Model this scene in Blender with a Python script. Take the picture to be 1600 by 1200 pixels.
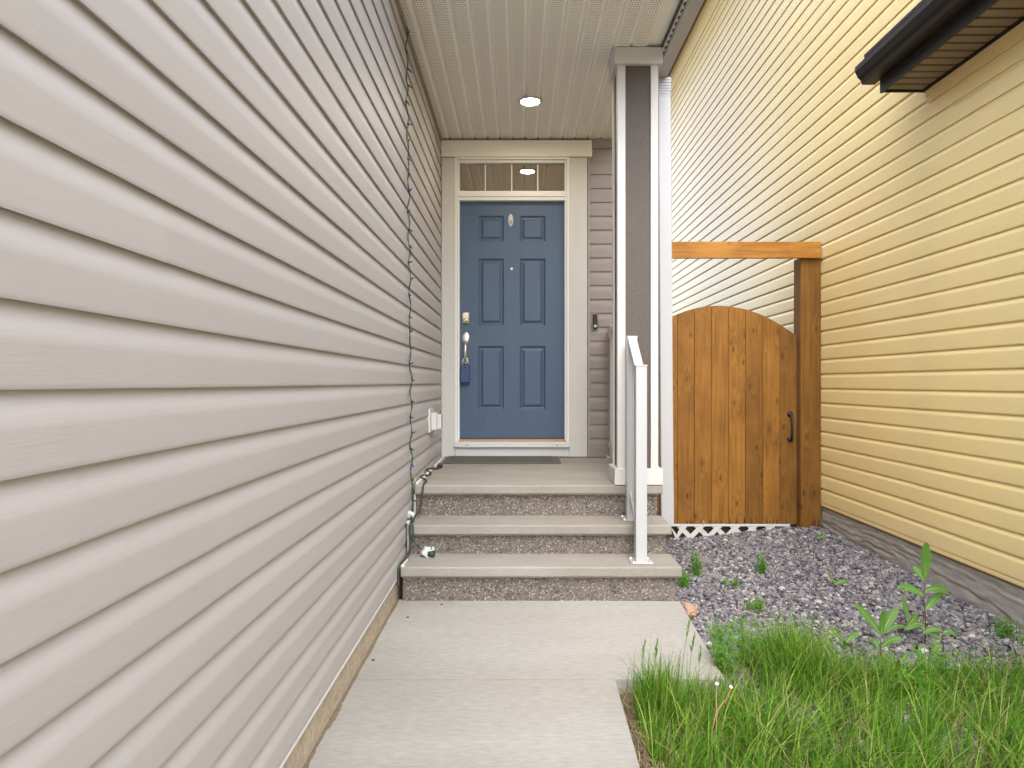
import bpy, bmesh, math, random
import numpy as np
from mathutils import Vector, Matrix, noise as mnoise

# ------------------------------------------------------------------ scene, camera, light
for o in list(bpy.data.objects):
    bpy.data.objects.remove(o)
SC = bpy.context.scene
COL = SC.collection
F = 1067.0            # focal length in photo pixels (1600 wide)
VX, VY = 810.0, 598.0 # vanishing point in the photo
H = 1.215             # camera height over the walkway
cam_d = bpy.data.cameras.new('camera')
cam = bpy.data.objects.new('camera', cam_d); COL.objects.link(cam)
cam.location = (0, 0, H); cam.rotation_euler = (math.radians(90), 0, 0)
cam_d.sensor_width = 36; cam_d.lens = F * 36 / 1600
cam_d.shift_x = -(VX - 800) / 1600; cam_d.shift_y = -(600 - VY) / 1600
cam_d.clip_start = 0.05; cam_d.clip_end = 2000
SC.camera = cam

SUN_EL, SUN_AZ = math.radians(52), math.radians(177)   # from behind the camera, high, hazy
W = bpy.data.worlds.new('World'); SC.world = W; W.use_nodes = True
nt = W.node_tree; nt.nodes.clear()
sky = nt.nodes.new('ShaderNodeTexSky'); sky.sky_type = 'NISHITA'; sky.sun_disc = False
sky.sun_elevation = SUN_EL; sky.sun_rotation = SUN_AZ
sky.air_density = 1.0; sky.dust_density = 3.0; sky.ozone_density = 1.5
bg = nt.nodes.new('ShaderNodeBackground'); bg.inputs[1].default_value = 0.15
ow = nt.nodes.new('ShaderNodeOutputWorld')
hsw = nt.nodes.new('ShaderNodeHueSaturation'); hsw.inputs['Saturation'].default_value = 0.6   # veiled, overcast sky
nt.links.new(sky.outputs[0], hsw.inputs['Color']); nt.links.new(hsw.outputs[0], bg.inputs[0]); nt.links.new(bg.outputs[0], ow.inputs[0])
sun_d = bpy.data.lights.new('sun', 'SUN'); sun_d.energy = 0.5; sun_d.angle = math.radians(80)
sun_d.color = (1.0, 0.985, 0.965)
sun = bpy.data.objects.new('sun', sun_d); COL.objects.link(sun)
sd = Vector((math.sin(SUN_AZ) * math.cos(SUN_EL), math.cos(SUN_AZ) * math.cos(SUN_EL), math.sin(SUN_EL)))
sun.rotation_euler = sd.to_track_quat('Z', 'Y').to_euler(); sun.location = (0, -6, 12)
SC.view_settings.view_transform = 'Standard'; SC.view_settings.look = 'None'
SC.view_settings.exposure = 2.2; SC.view_settings.gamma = 1
SC.render.engine = 'CYCLES'
SC.cycles.max_bounces = 8; SC.cycles.diffuse_bounces = 5

R = random.Random(7)

def at(px, py, d):
    """photo pixel at depth d -> world point"""
    return Vector(((px - VX) * d / F, d, H - (py - VY) * d / F))

# ------------------------------------------------------------------ materials
def mat(name, col, rough=0.6, spec=0.4, var=0.12, vscale=6.0, bump=0.0, bscale=120.0, stretch=(1, 1, 1),
        island=0.0, col2=None, fine=0.0, fscale=80.0, obj_rand=0.0, metal=0.0):
    m = bpy.data.materials.new(name); m.use_nodes = True
    t = m.node_tree; n = t.nodes; l = t.links
    b = n['Principled BSDF']; b.inputs['Roughness'].default_value = rough
    b.inputs['Specular IOR Level'].default_value = spec; b.inputs['Metallic'].default_value = metal
    geo = n.new('ShaderNodeNewGeometry')
    mp = n.new('ShaderNodeMapping'); mp.inputs['Scale'].default_value = stretch
    l.new(geo.outputs['Position'], mp.inputs[0])
    nz = n.new('ShaderNodeTexNoise'); nz.inputs['Scale'].default_value = vscale; nz.inputs['Detail'].default_value = 5
    nz.inputs['Roughness'].default_value = 0.6
    l.new(mp.outputs[0], nz.inputs[0])
    c = col; c2 = col2 or tuple(x * 0.62 for x in col)
    mx = n.new('ShaderNodeMix'); mx.data_type = 'RGBA'
    mx.inputs[6].default_value = (*c2, 1); mx.inputs[7].default_value = (*c, 1)
    mr = n.new('ShaderNodeMapRange'); mr.inputs[1].default_value = 0.3; mr.inputs[2].default_value = 0.7
    mr.inputs[3].default_value = max(0.0, 1 - 2 * var) if col2 is None else 0.0; mr.inputs[4].default_value = 1
    l.new(nz.outputs[0], mr.inputs[0]); l.new(mr.outputs[0], mx.inputs[0])
    out = mx.outputs[2]
    if fine:
        nf = n.new('ShaderNodeTexNoise'); nf.inputs['Scale'].default_value = fscale; nf.inputs['Detail'].default_value = 3
        l.new(mp.outputs[0], nf.inputs[0])
        r2 = n.new('ShaderNodeMapRange'); r2.inputs[1].default_value = 0.3; r2.inputs[2].default_value = 0.7
        r2.inputs[3].default_value = 1 - fine; r2.inputs[4].default_value = 1 + fine
        l.new(nf.outputs[0], r2.inputs[0])
        vm = n.new('ShaderNodeVectorMath'); vm.operation = 'SCALE'
        l.new(out, vm.inputs[0]); l.new(r2.outputs[0], vm.inputs[3]); out = vm.outputs[0]
    if island or obj_rand:
        hs = n.new('ShaderNodeHueSaturation')
        src = geo.outputs['Random Per Island']
        if obj_rand:
            oi = n.new('ShaderNodeObjectInfo'); src = oi.outputs['Random']
        a = island or obj_rand
        r3 = n.new('ShaderNodeMapRange'); r3.inputs[3].default_value = 1 - a; r3.inputs[4].default_value = 1 + a
        l.new(src, r3.inputs[0]); l.new(r3.outputs[0], hs.inputs['Value'])
        l.new(out, hs.inputs['Color']); out = hs.outputs[0]
    l.new(out, b.inputs['Base Color'])
    if bump:
        nb = n.new('ShaderNodeTexNoise'); nb.inputs['Scale'].default_value = bscale; nb.inputs['Detail'].default_value = 4
        l.new(mp.outputs[0], nb.inputs[0])
        bp = n.new('ShaderNodeBump'); bp.inputs['Strength'].default_value = bump; bp.inputs['Distance'].default_value = 0.002
        l.new(nb.outputs[0], bp.inputs['Height']); l.new(bp.outputs[0], b.inputs['Normal'])
    return m

def siding_mat(name, col, stretch, rough=0.52, spec=0.35, bump=0.14):
    m = mat(name, col, rough=rough, spec=spec, var=0.05, vscale=2.5, bump=bump, bscale=34, stretch=stretch,
            fine=0.015, fscale=30, obj_rand=0.018)
    return m

M = {}
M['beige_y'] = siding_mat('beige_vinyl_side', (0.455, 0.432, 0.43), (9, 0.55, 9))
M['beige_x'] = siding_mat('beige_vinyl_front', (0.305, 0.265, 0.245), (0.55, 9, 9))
M['yellow'] = siding_mat('yellow_vinyl', (0.88, 0.70, 0.33), (9, 0.55, 9), 0.28, 0.5, 0.08)
M['yellow_trim'] = mat('yellow_trim', (0.78, 0.59, 0.28), 0.5, var=0.05)
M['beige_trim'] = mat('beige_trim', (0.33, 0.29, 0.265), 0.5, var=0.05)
M['cream'] = mat('cream_trim_paint', (0.57, 0.56, 0.53), 0.55, var=0.06, vscale=9, bump=0.35, bscale=60, stretch=(1, 1, .35))
M['cream_head'] = mat('cream_trim_lightened', (0.85, 0.82, 0.72), 0.55, var=0.06, vscale=9, bump=0.35, bscale=60, stretch=(.35, 1, 1))  # same cream trim, colour lightened to make up for the porch shade
M['white'] = mat('white_paint', (0.60, 0.60, 0.595), 0.45, var=0.04, vscale=12, bump=0.1)
M['white_metal'] = mat('white_powder_coat', (0.42, 0.425, 0.435), 0.32, spec=0.5, var=0.03, vscale=14)
M['white_plastic'] = mat('white_plastic', (0.58, 0.575, 0.57), 0.4, var=0.08, vscale=25)
M['col_panel'] = mat('taupe_column_panel', (0.10, 0.083, 0.071), 0.8, var=0.1, vscale=10, bump=0.9, bscale=170, stretch=(1, 1, 0.6), fine=0.12, fscale=160)
M['door_blue'] = mat('door_blue_paint', (0.056, 0.095, 0.165), 0.42, spec=0.45, var=0.12, vscale=5, bump=0.12, bscale=50, stretch=(3, 3, .4),
                     fine=0.04, fscale=25)
M['concrete'] = mat('step_concrete', (0.292, 0.280, 0.252), 0.85, col2=(0.225, 0.205, 0.17), var=0.19, vscale=2.6, bump=0.35, bscale=190, stretch=(.5, 1, 1), fine=0.06, fscale=70)
M['walk'] = mat('walkway_concrete', (0.345, 0.338, 0.318), 0.88, col2=(0.285, 0.272, 0.245), var=0.15, vscale=1.7, bump=0.45, bscale=160, stretch=(.4, 1.2, 1), fine=0.09, fscale=55)
M['soil'] = mat('soil', (0.12, 0.085, 0.055), 0.95, var=0.25, vscale=14, bump=1.0, bscale=70, fine=0.3, fscale=60)
M['foam'] = mat('white_foam', (0.72, 0.68, 0.63), 0.8, var=0.12, vscale=40)
M['flash'] = mat('flashing', (0.42, 0.38, 0.35), 0.45, var=0.05)
M['parging'] = mat('parging', (0.47, 0.39, 0.30), 0.92, var=0.22, vscale=7, bump=1.0, bscale=60, fine=0.2, fscale=45)
M['grey_parge'] = mat('grey_parging', (0.38, 0.35, 0.31), 0.75, var=0.22, vscale=3.5, bump=0.9, bscale=55, stretch=(1, .35, 1.4), fine=0.16, fscale=30)
M['dark'] = mat('dark_brown_metal', (0.016, 0.013, 0.012), 0.5, spec=0.35, var=0.1, vscale=10)
M['dark_soffit'] = mat('brown_soffit', (0.24, 0.175, 0.105), 0.6, var=0.1, vscale=8)
M['black'] = mat('black_iron', (0.012, 0.012, 0.013), 0.45, spec=0.5, var=0.1, vscale=30)
M['mat'] = mat('doormat_fibre', (0.12, 0.112, 0.10), 0.95, var=0.35, vscale=45, bump=1.0, bscale=260, fine=0.35, fscale=220)
M['nickel'] = mat('satin_nickel', (0.72, 0.70, 0.66), 0.28, spec=0.5, var=0.05, vscale=20, metal=0.85)
M['brass'] = mat('satin_brass', (0.62, 0.53, 0.38), 0.32, spec=0.5, var=0.1, vscale=60, metal=0.7)
M['lockbox'] = mat('lockbox_blue', (0.03, 0.07, 0.17), 0.45, var=0.1, vscale=20)
M['wire'] = mat('green_wire', (0.02, 0.055, 0.045), 0.5, var=0.1, vscale=30)
M['cord'] = mat('dark_cord', (0.035, 0.045, 0.035), 0.55, var=0.1, vscale=30)
for nm, c in (('red', (.45, .03, .05)), ('blue', (.04, .1, .5)), ('gold', (.65, .4, .04)), ('green', (.03, .28, .14))):
    M['bulb_' + nm] = mat('bulb_' + nm, c, 0.2, spec=0.6, var=0.05)
M['threshold'] = mat('wood_threshold', (0.42, 0.29, 0.17), 0.5, var=0.2, vscale=10, stretch=(.3, 1, 1))
M['vinyl_frame'] = mat('vinyl_frame', (0.76, 0.755, 0.72), 0.4, var=0.04)
M['stone'] = mat('pink_stone', (0.42, 0.27, 0.20), 0.9, var=0.2, vscale=18, bump=0.8, bscale=60)
M['shingle'] = mat('roof_shingle', (0.05, 0.045, 0.04), 0.95, var=0.3, vscale=12, bump=1, bscale=60)
M['leaf'] = mat('weed_leaf', (0.12, 0.27, 0.045), 0.5, var=0.2, vscale=16, obj_rand=0.18)
M['leaf_rib'] = mat('weed_midrib', (0.30, 0.38, 0.16), 0.5, var=0.1)
M['stem'] = mat('weed_stem', (0.10, 0.055, 0.035), 0.6, var=0.2, vscale=30)
M['feather'] = mat('feathery_green', (0.14, 0.34, 0.03), 0.6, var=0.2, vscale=20, island=0.3)
M['dry'] = mat('dry_straw', (0.36, 0.24, 0.12), 0.8, var=0.2, vscale=30)
M['seedpuff'] = mat('seed_puff', (0.75, 0.72, 0.6), 0.9)
M['house_plain'] = mat('unseen_wall', (0.42, 0.38, 0.35), 0.7)

def translucent(m, amt=0.35):
    t = m.node_tree; n = t.nodes; l = t.links
    b = n['Principled BSDF']; o = [x for x in n if x.type == 'OUTPUT_MATERIAL'][0]
    tr = n.new('ShaderNodeBsdfTranslucent'); ms = n.new('ShaderNodeMixShader'); ms.inputs[0].default_value = amt
    l.new(b.inputs['Base Color'].links[0].from_socket, tr.inputs[0])
    l.new(b.outputs[0], ms.inputs[1]); l.new(tr.outputs[0], ms.inputs[2]); l.new(ms.outputs[0], o.inputs[0])
for k in ('leaf', 'feather'): translucent(M[k])

def nodes_mat(name, rough=0.6, spec=0.4):
    m = bpy.data.materials.new(name); m.use_nodes = True
    b = m.node_tree.nodes['Principled BSDF']
    b.inputs['Roughness'].default_value = rough; b.inputs['Specular IOR Level'].default_value = spec
    return m, m.node_tree.nodes, m.node_tree.links, b

def ramp(n, stops, interp='LINEAR'):
    r = n.new('ShaderNodeValToRGB'); r.color_ramp.interpolation = interp
    e = r.color_ramp.elements
    while len(e) < len(stops): e.new(0.5)
    for i, (p, c) in enumerate(stops): e[i].position = p; e[i].color = (*c, 1)
    return r

# stained cedar boards: streaky grain, knots, drip stains near the foot
def wood_mat(name, axis, dark=1.0):
    m, n, l, b = nodes_mat(name, 0.62, 0.3)
    geo = n.new('ShaderNodeNewGeometry'); oi = n.new('ShaderNodeObjectInfo')
    add = n.new('ShaderNodeVectorMath'); add.operation = 'MULTIPLY_ADD'
    cmb = n.new('ShaderNodeCombineXYZ')
    for i in range(3): l.new(oi.outputs['Random'], cmb.inputs[i])
    l.new(cmb.outputs[0], add.inputs[0]); add.inputs[1].default_value = (31, 17, 23); l.new(geo.outputs['Position'], add.inputs[2])
    # distort coordinates around knots
    kn_map = n.new('ShaderNodeMapping'); kn_map.inputs['Scale'].default_value = (1, 1, .5) if axis == 'z' else (.5, 1, 1); kn_map.inputs['Rotation'].default_value = (math.pi / 2, 0, 0)
    l.new(add.outputs[0], kn_map.inputs[0])
    vor = n.new('ShaderNodeTexVoronoi'); vor.voronoi_dimensions = '2D'; vor.inputs['Scale'].default_value = 5.0; l.new(kn_map.outputs[0], vor.inputs[0])
    gm = n.new('ShaderNodeMapping'); gm.inputs['Scale'].default_value = (1, 1, .045) if axis == 'z' else (.045, 1, 1)
    l.new(add.outputs[0], gm.inputs[0])
    kn = n.new('ShaderNodeMapRange'); kn.inputs[1].default_value = 0.0; kn.inputs[2].default_value = 0.34
    kn.inputs[3].default_value = 0.035; kn.inputs[4].default_value = 0.0; l.new(vor.outputs['Distance'], kn.inputs[0])
    off = n.new('ShaderNodeVectorMath'); off.operation = 'ADD'
    l.new(gm.outputs[0], off.inputs[0]); l.new(kn.outputs[0], off.inputs[1])
    g1 = n.new('ShaderNodeTexNoise'); g1.inputs['Scale'].default_value = 55; g1.inputs['Detail'].default_value = 6
    l.new(off.outputs[0], g1.inputs[0])
    g2 = n.new('ShaderNodeTexNoise'); g2.inputs['Scale'].default_value = 3.2; g2.inputs['Detail'].default_value = 4
    l.new(add.outputs[0], g2.inputs[0])
    rp = ramp(n, [(0.25, (0.105 * dark, 0.042 * dark, 0.007 * dark)), (0.5, (0.22 * dark, 0.096 * dark, 0.014 * dark)), (0.75, (0.32 * dark, 0.150 * dark, 0.026 * dark))])
    mixf = n.new('ShaderNodeMath'); mixf.operation = 'MULTIPLY_ADD'; mixf.inputs[1].default_value = 0.55
    l.new(g1.outputs[0], mixf.inputs[0])
    sc = n.new('ShaderNodeMath'); sc.operation = 'MULTIPLY'; sc.inputs[1].default_value = 0.45; l.new(g2.outputs[0], sc.inputs[0])
    l.new(sc.outputs[0], mixf.inputs[2]); l.new(mixf.outputs[0], rp.inputs[0])
    kd = n.new('ShaderNodeMapRange'); kd.inputs[1].default_value = 0.02; kd.inputs[2].default_value = 0.085
    kd.inputs[3].default_value = 0.5; kd.inputs[4].default_value = 1.0; l.new(vor.outputs['Distance'], kd.inputs[0])
    hs = n.new('ShaderNodeHueSaturation')
    r3 = n.new('ShaderNodeMapRange'); r3.inputs[3].default_value = 0.80; r3.inputs[4].default_value = 1.18
    l.new(oi.outputs['Random'], r3.inputs[0])
    mv = n.new('ShaderNodeMath'); mv.operation = 'MULTIPLY'; l.new(r3.outputs[0], mv.inputs[0]); l.new(kd.outputs[0], mv.inputs[1])
    l.new(mv.outputs[0], hs.inputs['Value']); l.new(rp.outputs[0], hs.inputs['Color']); out = hs.outputs[0]
    if axis == 'z':   # dark drip marks at the foot of the boards
        sx = n.new('ShaderNodeSeparateXYZ'); l.new(geo.outputs['Position'], sx.inputs[0])
        dm = n.new('ShaderNodeMapping'); dm.inputs['Scale'].default_value = (60, 60, 2.2); l.new(geo.outputs['Position'], dm.inputs[0])
        dn = n.new('ShaderNodeTexNoise'); dn.inputs['Scale'].default_value = 1.0; l.new(dm.outputs[0], dn.inputs[0])
        hz = n.new('ShaderNodeMapRange'); hz.inputs[1].default_value = 0.07; hz.inputs[2].default_value = 0.30
        hz.inputs[3].default_value = 0.16; hz.inputs[4].default_value = -0.25; l.new(sx.outputs[2], hz.inputs[0])
        sm = n.new('ShaderNodeMath'); sm.operation = 'ADD'; l.new(dn.outputs[0], sm.inputs[0]); l.new(hz.outputs[0], sm.inputs[1])
        th = n.new('ShaderNodeMapRange'); th.inputs[1].default_value = 0.66; th.inputs[2].default_value = 0.74; l.new(sm.outputs[0], th.inputs[0])
        mx = n.new('ShaderNodeMix'); mx.data_type = 'RGBA'; mx.inputs[7].default_value = (0.045, 0.02, 0.008, 1)
        l.new(th.outputs[0], mx.inputs[0]); l.new(out, mx.inputs[6]); out = mx.outputs[2]
    l.new(out, b.inputs['Base Color'])
    bp = n.new('ShaderNodeBump'); bp.inputs['Strength'].default_value = 0.35; bp.inputs['Distance'].default_value = 0.002
    l.new(g1.outputs[0], bp.inputs['Height']); l.new(bp.outputs[0], b.inputs['Normal'])
    return m
M['wood'] = wood_mat('stained_cedar', 'z'); M['wood_x'] = wood_mat('stained_cedar_beam', 'x', 1.5)

# exposed aggregate
def aggregate():
    m, n, l, b = nodes_mat('exposed_aggregate', 0.75, 0.35)
    geo = n.new('ShaderNodeNewGeometry')
    v = n.new('ShaderNodeTexVoronoi'); v.inputs['Scale'].default_value = 125; l.new(geo.outputs['Position'], v.inputs[0])
    sp = n.new('ShaderNodeSeparateColor'); l.new(v.outputs['Color'], sp.inputs[0])
    rp = ramp(n, [(0, (0.03, 0.028, 0.027)), (.15, (0.12, 0.10, 0.085)), (.4, (0.19, 0.16, 0.132)), (.62, (0.14, 0.125, 0.114)),
                  (.82, (0.20, 0.175, 0.148)), (.98, (0.38, 0.355, 0.32))])
    l.new(sp.outputs[0], rp.inputs[0])
    mr = n.new('ShaderNodeMapRange'); mr.inputs[1].default_value = 0.5; mr.inputs[2].default_value = 0.8; l.new(v.outputs['Distance'], mr.inputs[0])
    nz = n.new('ShaderNodeTexNoise'); nz.inputs['Scale'].default_value = 5; l.new(geo.outputs['Position'], nz.inputs[0])
    mx = n.new('ShaderNodeMix'); mx.data_type = 'RGBA'; mx.inputs[7].default_value = (0.125, 0.105, 0.083, 1)
    l.new(mr.outputs[0], mx.inputs[0]); l.new(rp.outputs[0], mx.inputs[6]); l.new(mx.outputs[2], b.inputs['Base Color'])
    bp = n.new('ShaderNodeBump'); bp.invert = True; bp.inputs['Strength'].default_value = 0.9; bp.inputs['Distance'].default_value = 0.004
    l.new(v.outputs['Distance'], bp.inputs['Height']); l.new(bp.outputs[0], b.inputs['Normal'])
    return m
M['aggregate'] = aggregate()

def gravel_mat():
    m, n, l, b = nodes_mat('crushed_gravel', 0.85, 0.3)
    geo = n.new('ShaderNodeNewGeometry')
    rp = ramp(n, [(0, (0.06, 0.06, 0.07)), (.3, (0.135, 0.13, 0.148)), (.55, (0.215, 0.208, 0.225)), (.78, (0.19, 0.158, 0.145)),
                  (.92, (0.30, 0.285, 0.285)), (1, (0.44, 0.42, 0.40))])
    l.new(geo.outputs['Random Per Island'], rp.inputs[0])
    nz = n.new('ShaderNodeTexNoise'); nz.inputs['Scale'].default_value = 130; nz.inputs['Detail'].default_value = 3; l.new(geo.outputs['Position'], nz.inputs[0])
    mr = n.new('ShaderNodeMapRange'); mr.inputs[1].default_value = .3; mr.inputs[2].default_value = .7; mr.inputs[3].default_value = .75; mr.inputs[4].default_value = 1.25
    l.new(nz.outputs[0], mr.inputs[0])
    vm = n.new('ShaderNodeVectorMath'); vm.operation = 'SCALE'; l.new(rp.outputs[0], vm.inputs[0]); l.new(mr.outputs[0], vm.inputs[3])
    l.new(vm.outputs[0], b.inputs['Base Color'])
    return m
M['gravel'] = gravel_mat()

def grass_mat():
    m, n, l, b = nodes_mat('grass_blades', 0.6, 0.15)
    geo = n.new('ShaderNodeNewGeometry')
    rp = ramp(n, [(0, (0.045, 0.13, 0.010)), (.45, (0.10, 0.25, 0.018)), (.8, (0.18, 0.34, 0.035)), (.93, (0.34, 0.42, 0.09)), (1, (0.33, 0.27, 0.13))])
    l.new(geo.outputs['Random Per Island'], rp.inputs[0]); l.new(rp.outputs[0], b.inputs['Base Color'])
    translucent(m, 0.4); return m
M['grass'] = grass_mat()

def soffit_mat(name, c):
    m, n, l, b = nodes_mat(name, 0.5, 0.35)
    geo = n.new('ShaderNodeNewGeometry')
    sx = n.new('ShaderNodeSeparateXYZ'); l.new(geo.outputs['Position'], sx.inputs[0])
    def math_(op, a, bb=None):
        q = n.new('ShaderNodeMath'); q.operation = op
        if hasattr(a, 'is_linked'): l.new(a, q.inputs[0])
        else: q.inputs[0].default_value = a
        if bb is not None:
            if hasattr(bb, 'is_linked'): l.new(bb, q.inputs[1])
            else: q.inputs[1].default_value = bb
        return q.outputs[0]
    u = math_('DIVIDE', sx.outputs[0], 0.0155); v = math_('DIVIDE', sx.outputs[1], 0.019)
    half = math_('MULTIPLY', math_('FLOORED_MODULO', math_('FLOOR', v), 2.0), 0.5)
    fu = math_('SUBTRACT', math_('FRACT', math_('ADD', u, half)), 0.5); fv = math_('SUBTRACT', math_('FRACT', v), 0.5)
    d = math_('SQRT', math_('ADD', math_('MULTIPLY', fu, fu), math_('MULTIPLY', fv, fv)))
    hole = math_('LESS_THAN', d, 0.23)
    mx = n.new('ShaderNodeMix'); mx.data_type = 'RGBA'; mx.inputs[6].default_value = (*c, 1); mx.inputs[7].default_value = (0.05, 0.045, 0.035, 1)
    l.new(hole, mx.inputs[0]); l.new(mx.outputs[2], b.inputs['Base Color'])
    return m
M['soffit'] = soffit_mat('perforated_soffit', (0.86, 0.845, 0.79))
M['soffit_rib'] = mat('soffit_rib', (0.86, 0.85, 0.81), 0.5, var=0.04)

def glass_mat():
    m, n, l, b = nodes_mat('transom_glass', 0.015, 0.5)
    b.inputs['Base Color'].default_value = (0.10, 0.068, 0.036, 1); b.inputs['IOR'].default_value = 4.6
    b.inputs['Specular Tint'].default_value = (1.0, 0.93, 0.82, 1)
    return m
M['glass'] = glass_mat()

def emit(name, c, s):
    m, n, l, b = nodes_mat(name)
    b.inputs['Emission Color'].default_value = (*c, 1); b.inputs['Emission Strength'].default_value = s
    b.inputs['Base Color'].default_value = (.8, .8, .8, 1)
    return m
M['lamp'] = emit('lit_lamp_lens', (1.0, 0.85, 0.64), 50.0)

# ------------------------------------------------------------------ object helpers
WM = {}
def tag(o, label=None, cat=None, group=None, kind=None):
    if label: o['label'] = label
    if cat: o['category'] = cat
    if group: o['group'] = group
    if kind: o['kind'] = kind
    return o

def setparent(o, p):
    o.parent = p
    o.matrix_parent_inverse = WM[p.name].inverted()

def empty(name, loc):
    o = bpy.data.objects.new(name, None); COL.objects.link(o)
    o.location = loc; o.empty_display_size = 0.1; WM[o.name] = Matrix.Translation(loc)
    return o

def place(name, mesh, parent=None, loc=(0, 0, 0), rot=(0, 0, 0)):
    o = bpy.data.objects.new(name, mesh); COL.objects.link(o)
    o.location = loc; o.rotation_euler = rot
    WM[o.name] = Matrix.LocRotScale(Vector(loc), __import__('mathutils').Euler(rot), None)
    if parent is not None: setparent(o, parent)
    return o

class MB:
    def __init__(s): s.v = []; s.f = []; s.sm = []
    def add(s, vs, fs, smooth=False):
        k = len(s.v); s.v += [tuple(p) for p in vs]
        s.f += [tuple(i + k for i in f) for f in fs]; s.sm += [smooth] * len(fs); return s
    def box(s, x0, x1, y0, y1, z0, z1, bev=0.0):
        if bev <= 0:
            vs = [(x, y, z) for x in (x0, x1) for y in (y0, y1) for z in (z0, z1)]
            return s.add(vs, [(0, 1, 3, 2), (4, 6, 7, 5), (0, 4, 5, 1), (2, 3, 7, 6), (0, 2, 6, 4), (1, 5, 7, 3)])
        bm = bmesh.new(); bmesh.ops.create_cube(bm, size=1)
        for v in bm.verts:
            v.co = Vector((x0 + (v.co.x + .5) * (x1 - x0), y0 + (v.co.y + .5) * (y1 - y0), z0 + (v.co.z + .5) * (z1 - z0)))
        bmesh.ops.bevel(bm, geom=bm.edges[:], offset=bev, segments=2, affect='EDGES', profile=0.5)
        bm.verts.index_update()
        s.add([v.co[:] for v in bm.verts], [[v.index for v in f.verts] for f in bm.faces]); bm.free(); return s
    def prism(s, poly, axis, a0, a1):
        """poly: 2D points; axis 'x': (y,z), 'y': (x,z), 'z': (x,y)"""
        def p(q, a): return {'x': (a, q[0], q[1]), 'y': (q[0], a, q[1]), 'z': (q[0], q[1], a)}[axis]
        n = len(poly)
        vs = [p(q, a0) for q in poly] + [p(q, a1) for q in poly]
        fs = [tuple(range(n)), tuple(range(2 * n - 1, n - 1, -1))] + [(i, (i + 1) % n, n + (i + 1) % n, n + i) for i in range(n)]
        return s.add(vs, fs)
    def tube(s, pts, r, n=8, cap=True):
        pts = [Vector(p) for p in pts]; rs = r if isinstance(r, (list, tuple)) else [r] * len(pts)
        vs = []; up = Vector((0.3, 0.2, 1)).normalized()
        for i, p in enumerate(pts):
            t = (pts[min(i + 1, len(pts) - 1)] - pts[max(i - 1, 0)]).normalized()
            a = t.cross(up)
            if a.length < 1e-3: a = t.cross(Vector((1, 0, 0)))
            a.normalize(); b = t.cross(a).normalized(); up = -b if b.dot(up) < 0 else b
            b = a.cross(t)
            vs += [p + (a * math.cos(q) + b * math.sin(q)) * rs[i] for q in [2 * math.pi * k / n for k in range(n)]]
        fs = [(i * n + k, i * n + (k + 1) % n, (i + 1) * n + (k + 1) % n, (i + 1) * n + k) for i in range(len(pts) - 1) for k in range(n)]
        s.add(vs, fs, True)
        if cap:
            k = len(s.v) - len(vs)
            s.f += [tuple(range(k, k + n)), tuple(range(k + len(vs) - 1, k + len(vs) - n - 1, -1))]; s.sm += [False] * 2
        return s
    def disc(s, c, normal, rings, n=24):
        """lathe: rings = [(radius, height along normal)]"""
        q = Vector(normal).to_track_quat('Z', 'Y'); vs = []
        for r, h in rings:
            vs += [Vector(c) + q @ Vector((r * math.cos(2 * math.pi * k / n), r * math.sin(2 * math.pi * k / n), h)) for k in range(n)]
        fs = [(i * n + k, i * n + (k + 1) % n, (i + 1) * n + (k + 1) % n, (i + 1) * n + k) for i in range(len(rings) - 1) for k in range(n)]
        s.add(vs, fs, True)
        k = len(s.v) - n; s.f.append(tuple(range(k, k + n))); s.sm.append(False); return s
    def mesh(s, name, material):
        me = bpy.data.meshes.new(name); me.from_pydata(s.v, [], s.f)
        bm = bmesh.new(); bm.from_mesh(me); bmesh.ops.recalc_face_normals(bm, faces=bm.faces); bm.to_mesh(me); bm.free()
        for p, sm in zip(me.polygons, s.sm): p.use_smooth = sm
        me.materials.append(M[material] if isinstance(material, str) else material); me.update(); return me
    def build(s, name, material, parent=None):
        return place(name, s.mesh(name, material), parent)

def bx(name, material, parent, x0, x1, y0, y1, z0, z1, bev=0.0025):
    return MB().box(x0, x1, y0, y1, z0, z1, bev).build(name, material, parent)

def np_mesh(name, v, f, material, smooth=False):
    v = np.asarray(v, np.float32); f = np.asarray(f, np.int32)
    me = bpy.data.meshes.new(name); k = f.shape[1]
    me.vertices.add(len(v)); me.vertices.foreach_set('co', v.ravel())
    me.loops.add(f.size); me.loops.foreach_set('vertex_index', f.ravel())
    me.polygons.add(len(f)); me.polygons.foreach_set('loop_start', np.arange(0, f.size, k, dtype=np.int32))
    me.polygons.foreach_set('loop_total', np.full(len(f), k, np.int32))
    me.polygons.foreach_set('use_smooth', np.full(len(f), smooth, bool))
    me.update(calc_edges=True); me.materials.append(M[material]); return me

# ------------------------------------------------------------------ key dimensions
XL = -0.665           # outer face of the garage siding
XR = 2.42             # outer face of the neighbour's siding
DW = 5.895            # depth of the front wall
S = F / DW            # px per metre at the front wall
Z1, Z2, Z3 = 0.198, 0.376, 0.574
D1, D2, D3 = 3.768, 4.022, 4.275
XS0, XS1 = -0.652, 0.905
ZSOF = H + 2.10

def fx(px, d=DW): return (px - VX) * d / F
def fz(py, d=DW): return H - (py - VY) * d / F

# ------------------------------------------------------------------ setting: ground, walkway
def gz(x, y):
    t = min(max((x - 1.2) / 1.15, 0), 1); t = t * t * (3 - 2 * t)
    w = min(max((y - 3) / 2.4, 0), 1)
    u = min(max((2.85 - y) / 0.6, 0), 1)
    return (-0.045 + 0.085 * t * (0.7 + 0.4 * w)) * (1 - u) + (-0.03) * u

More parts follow.
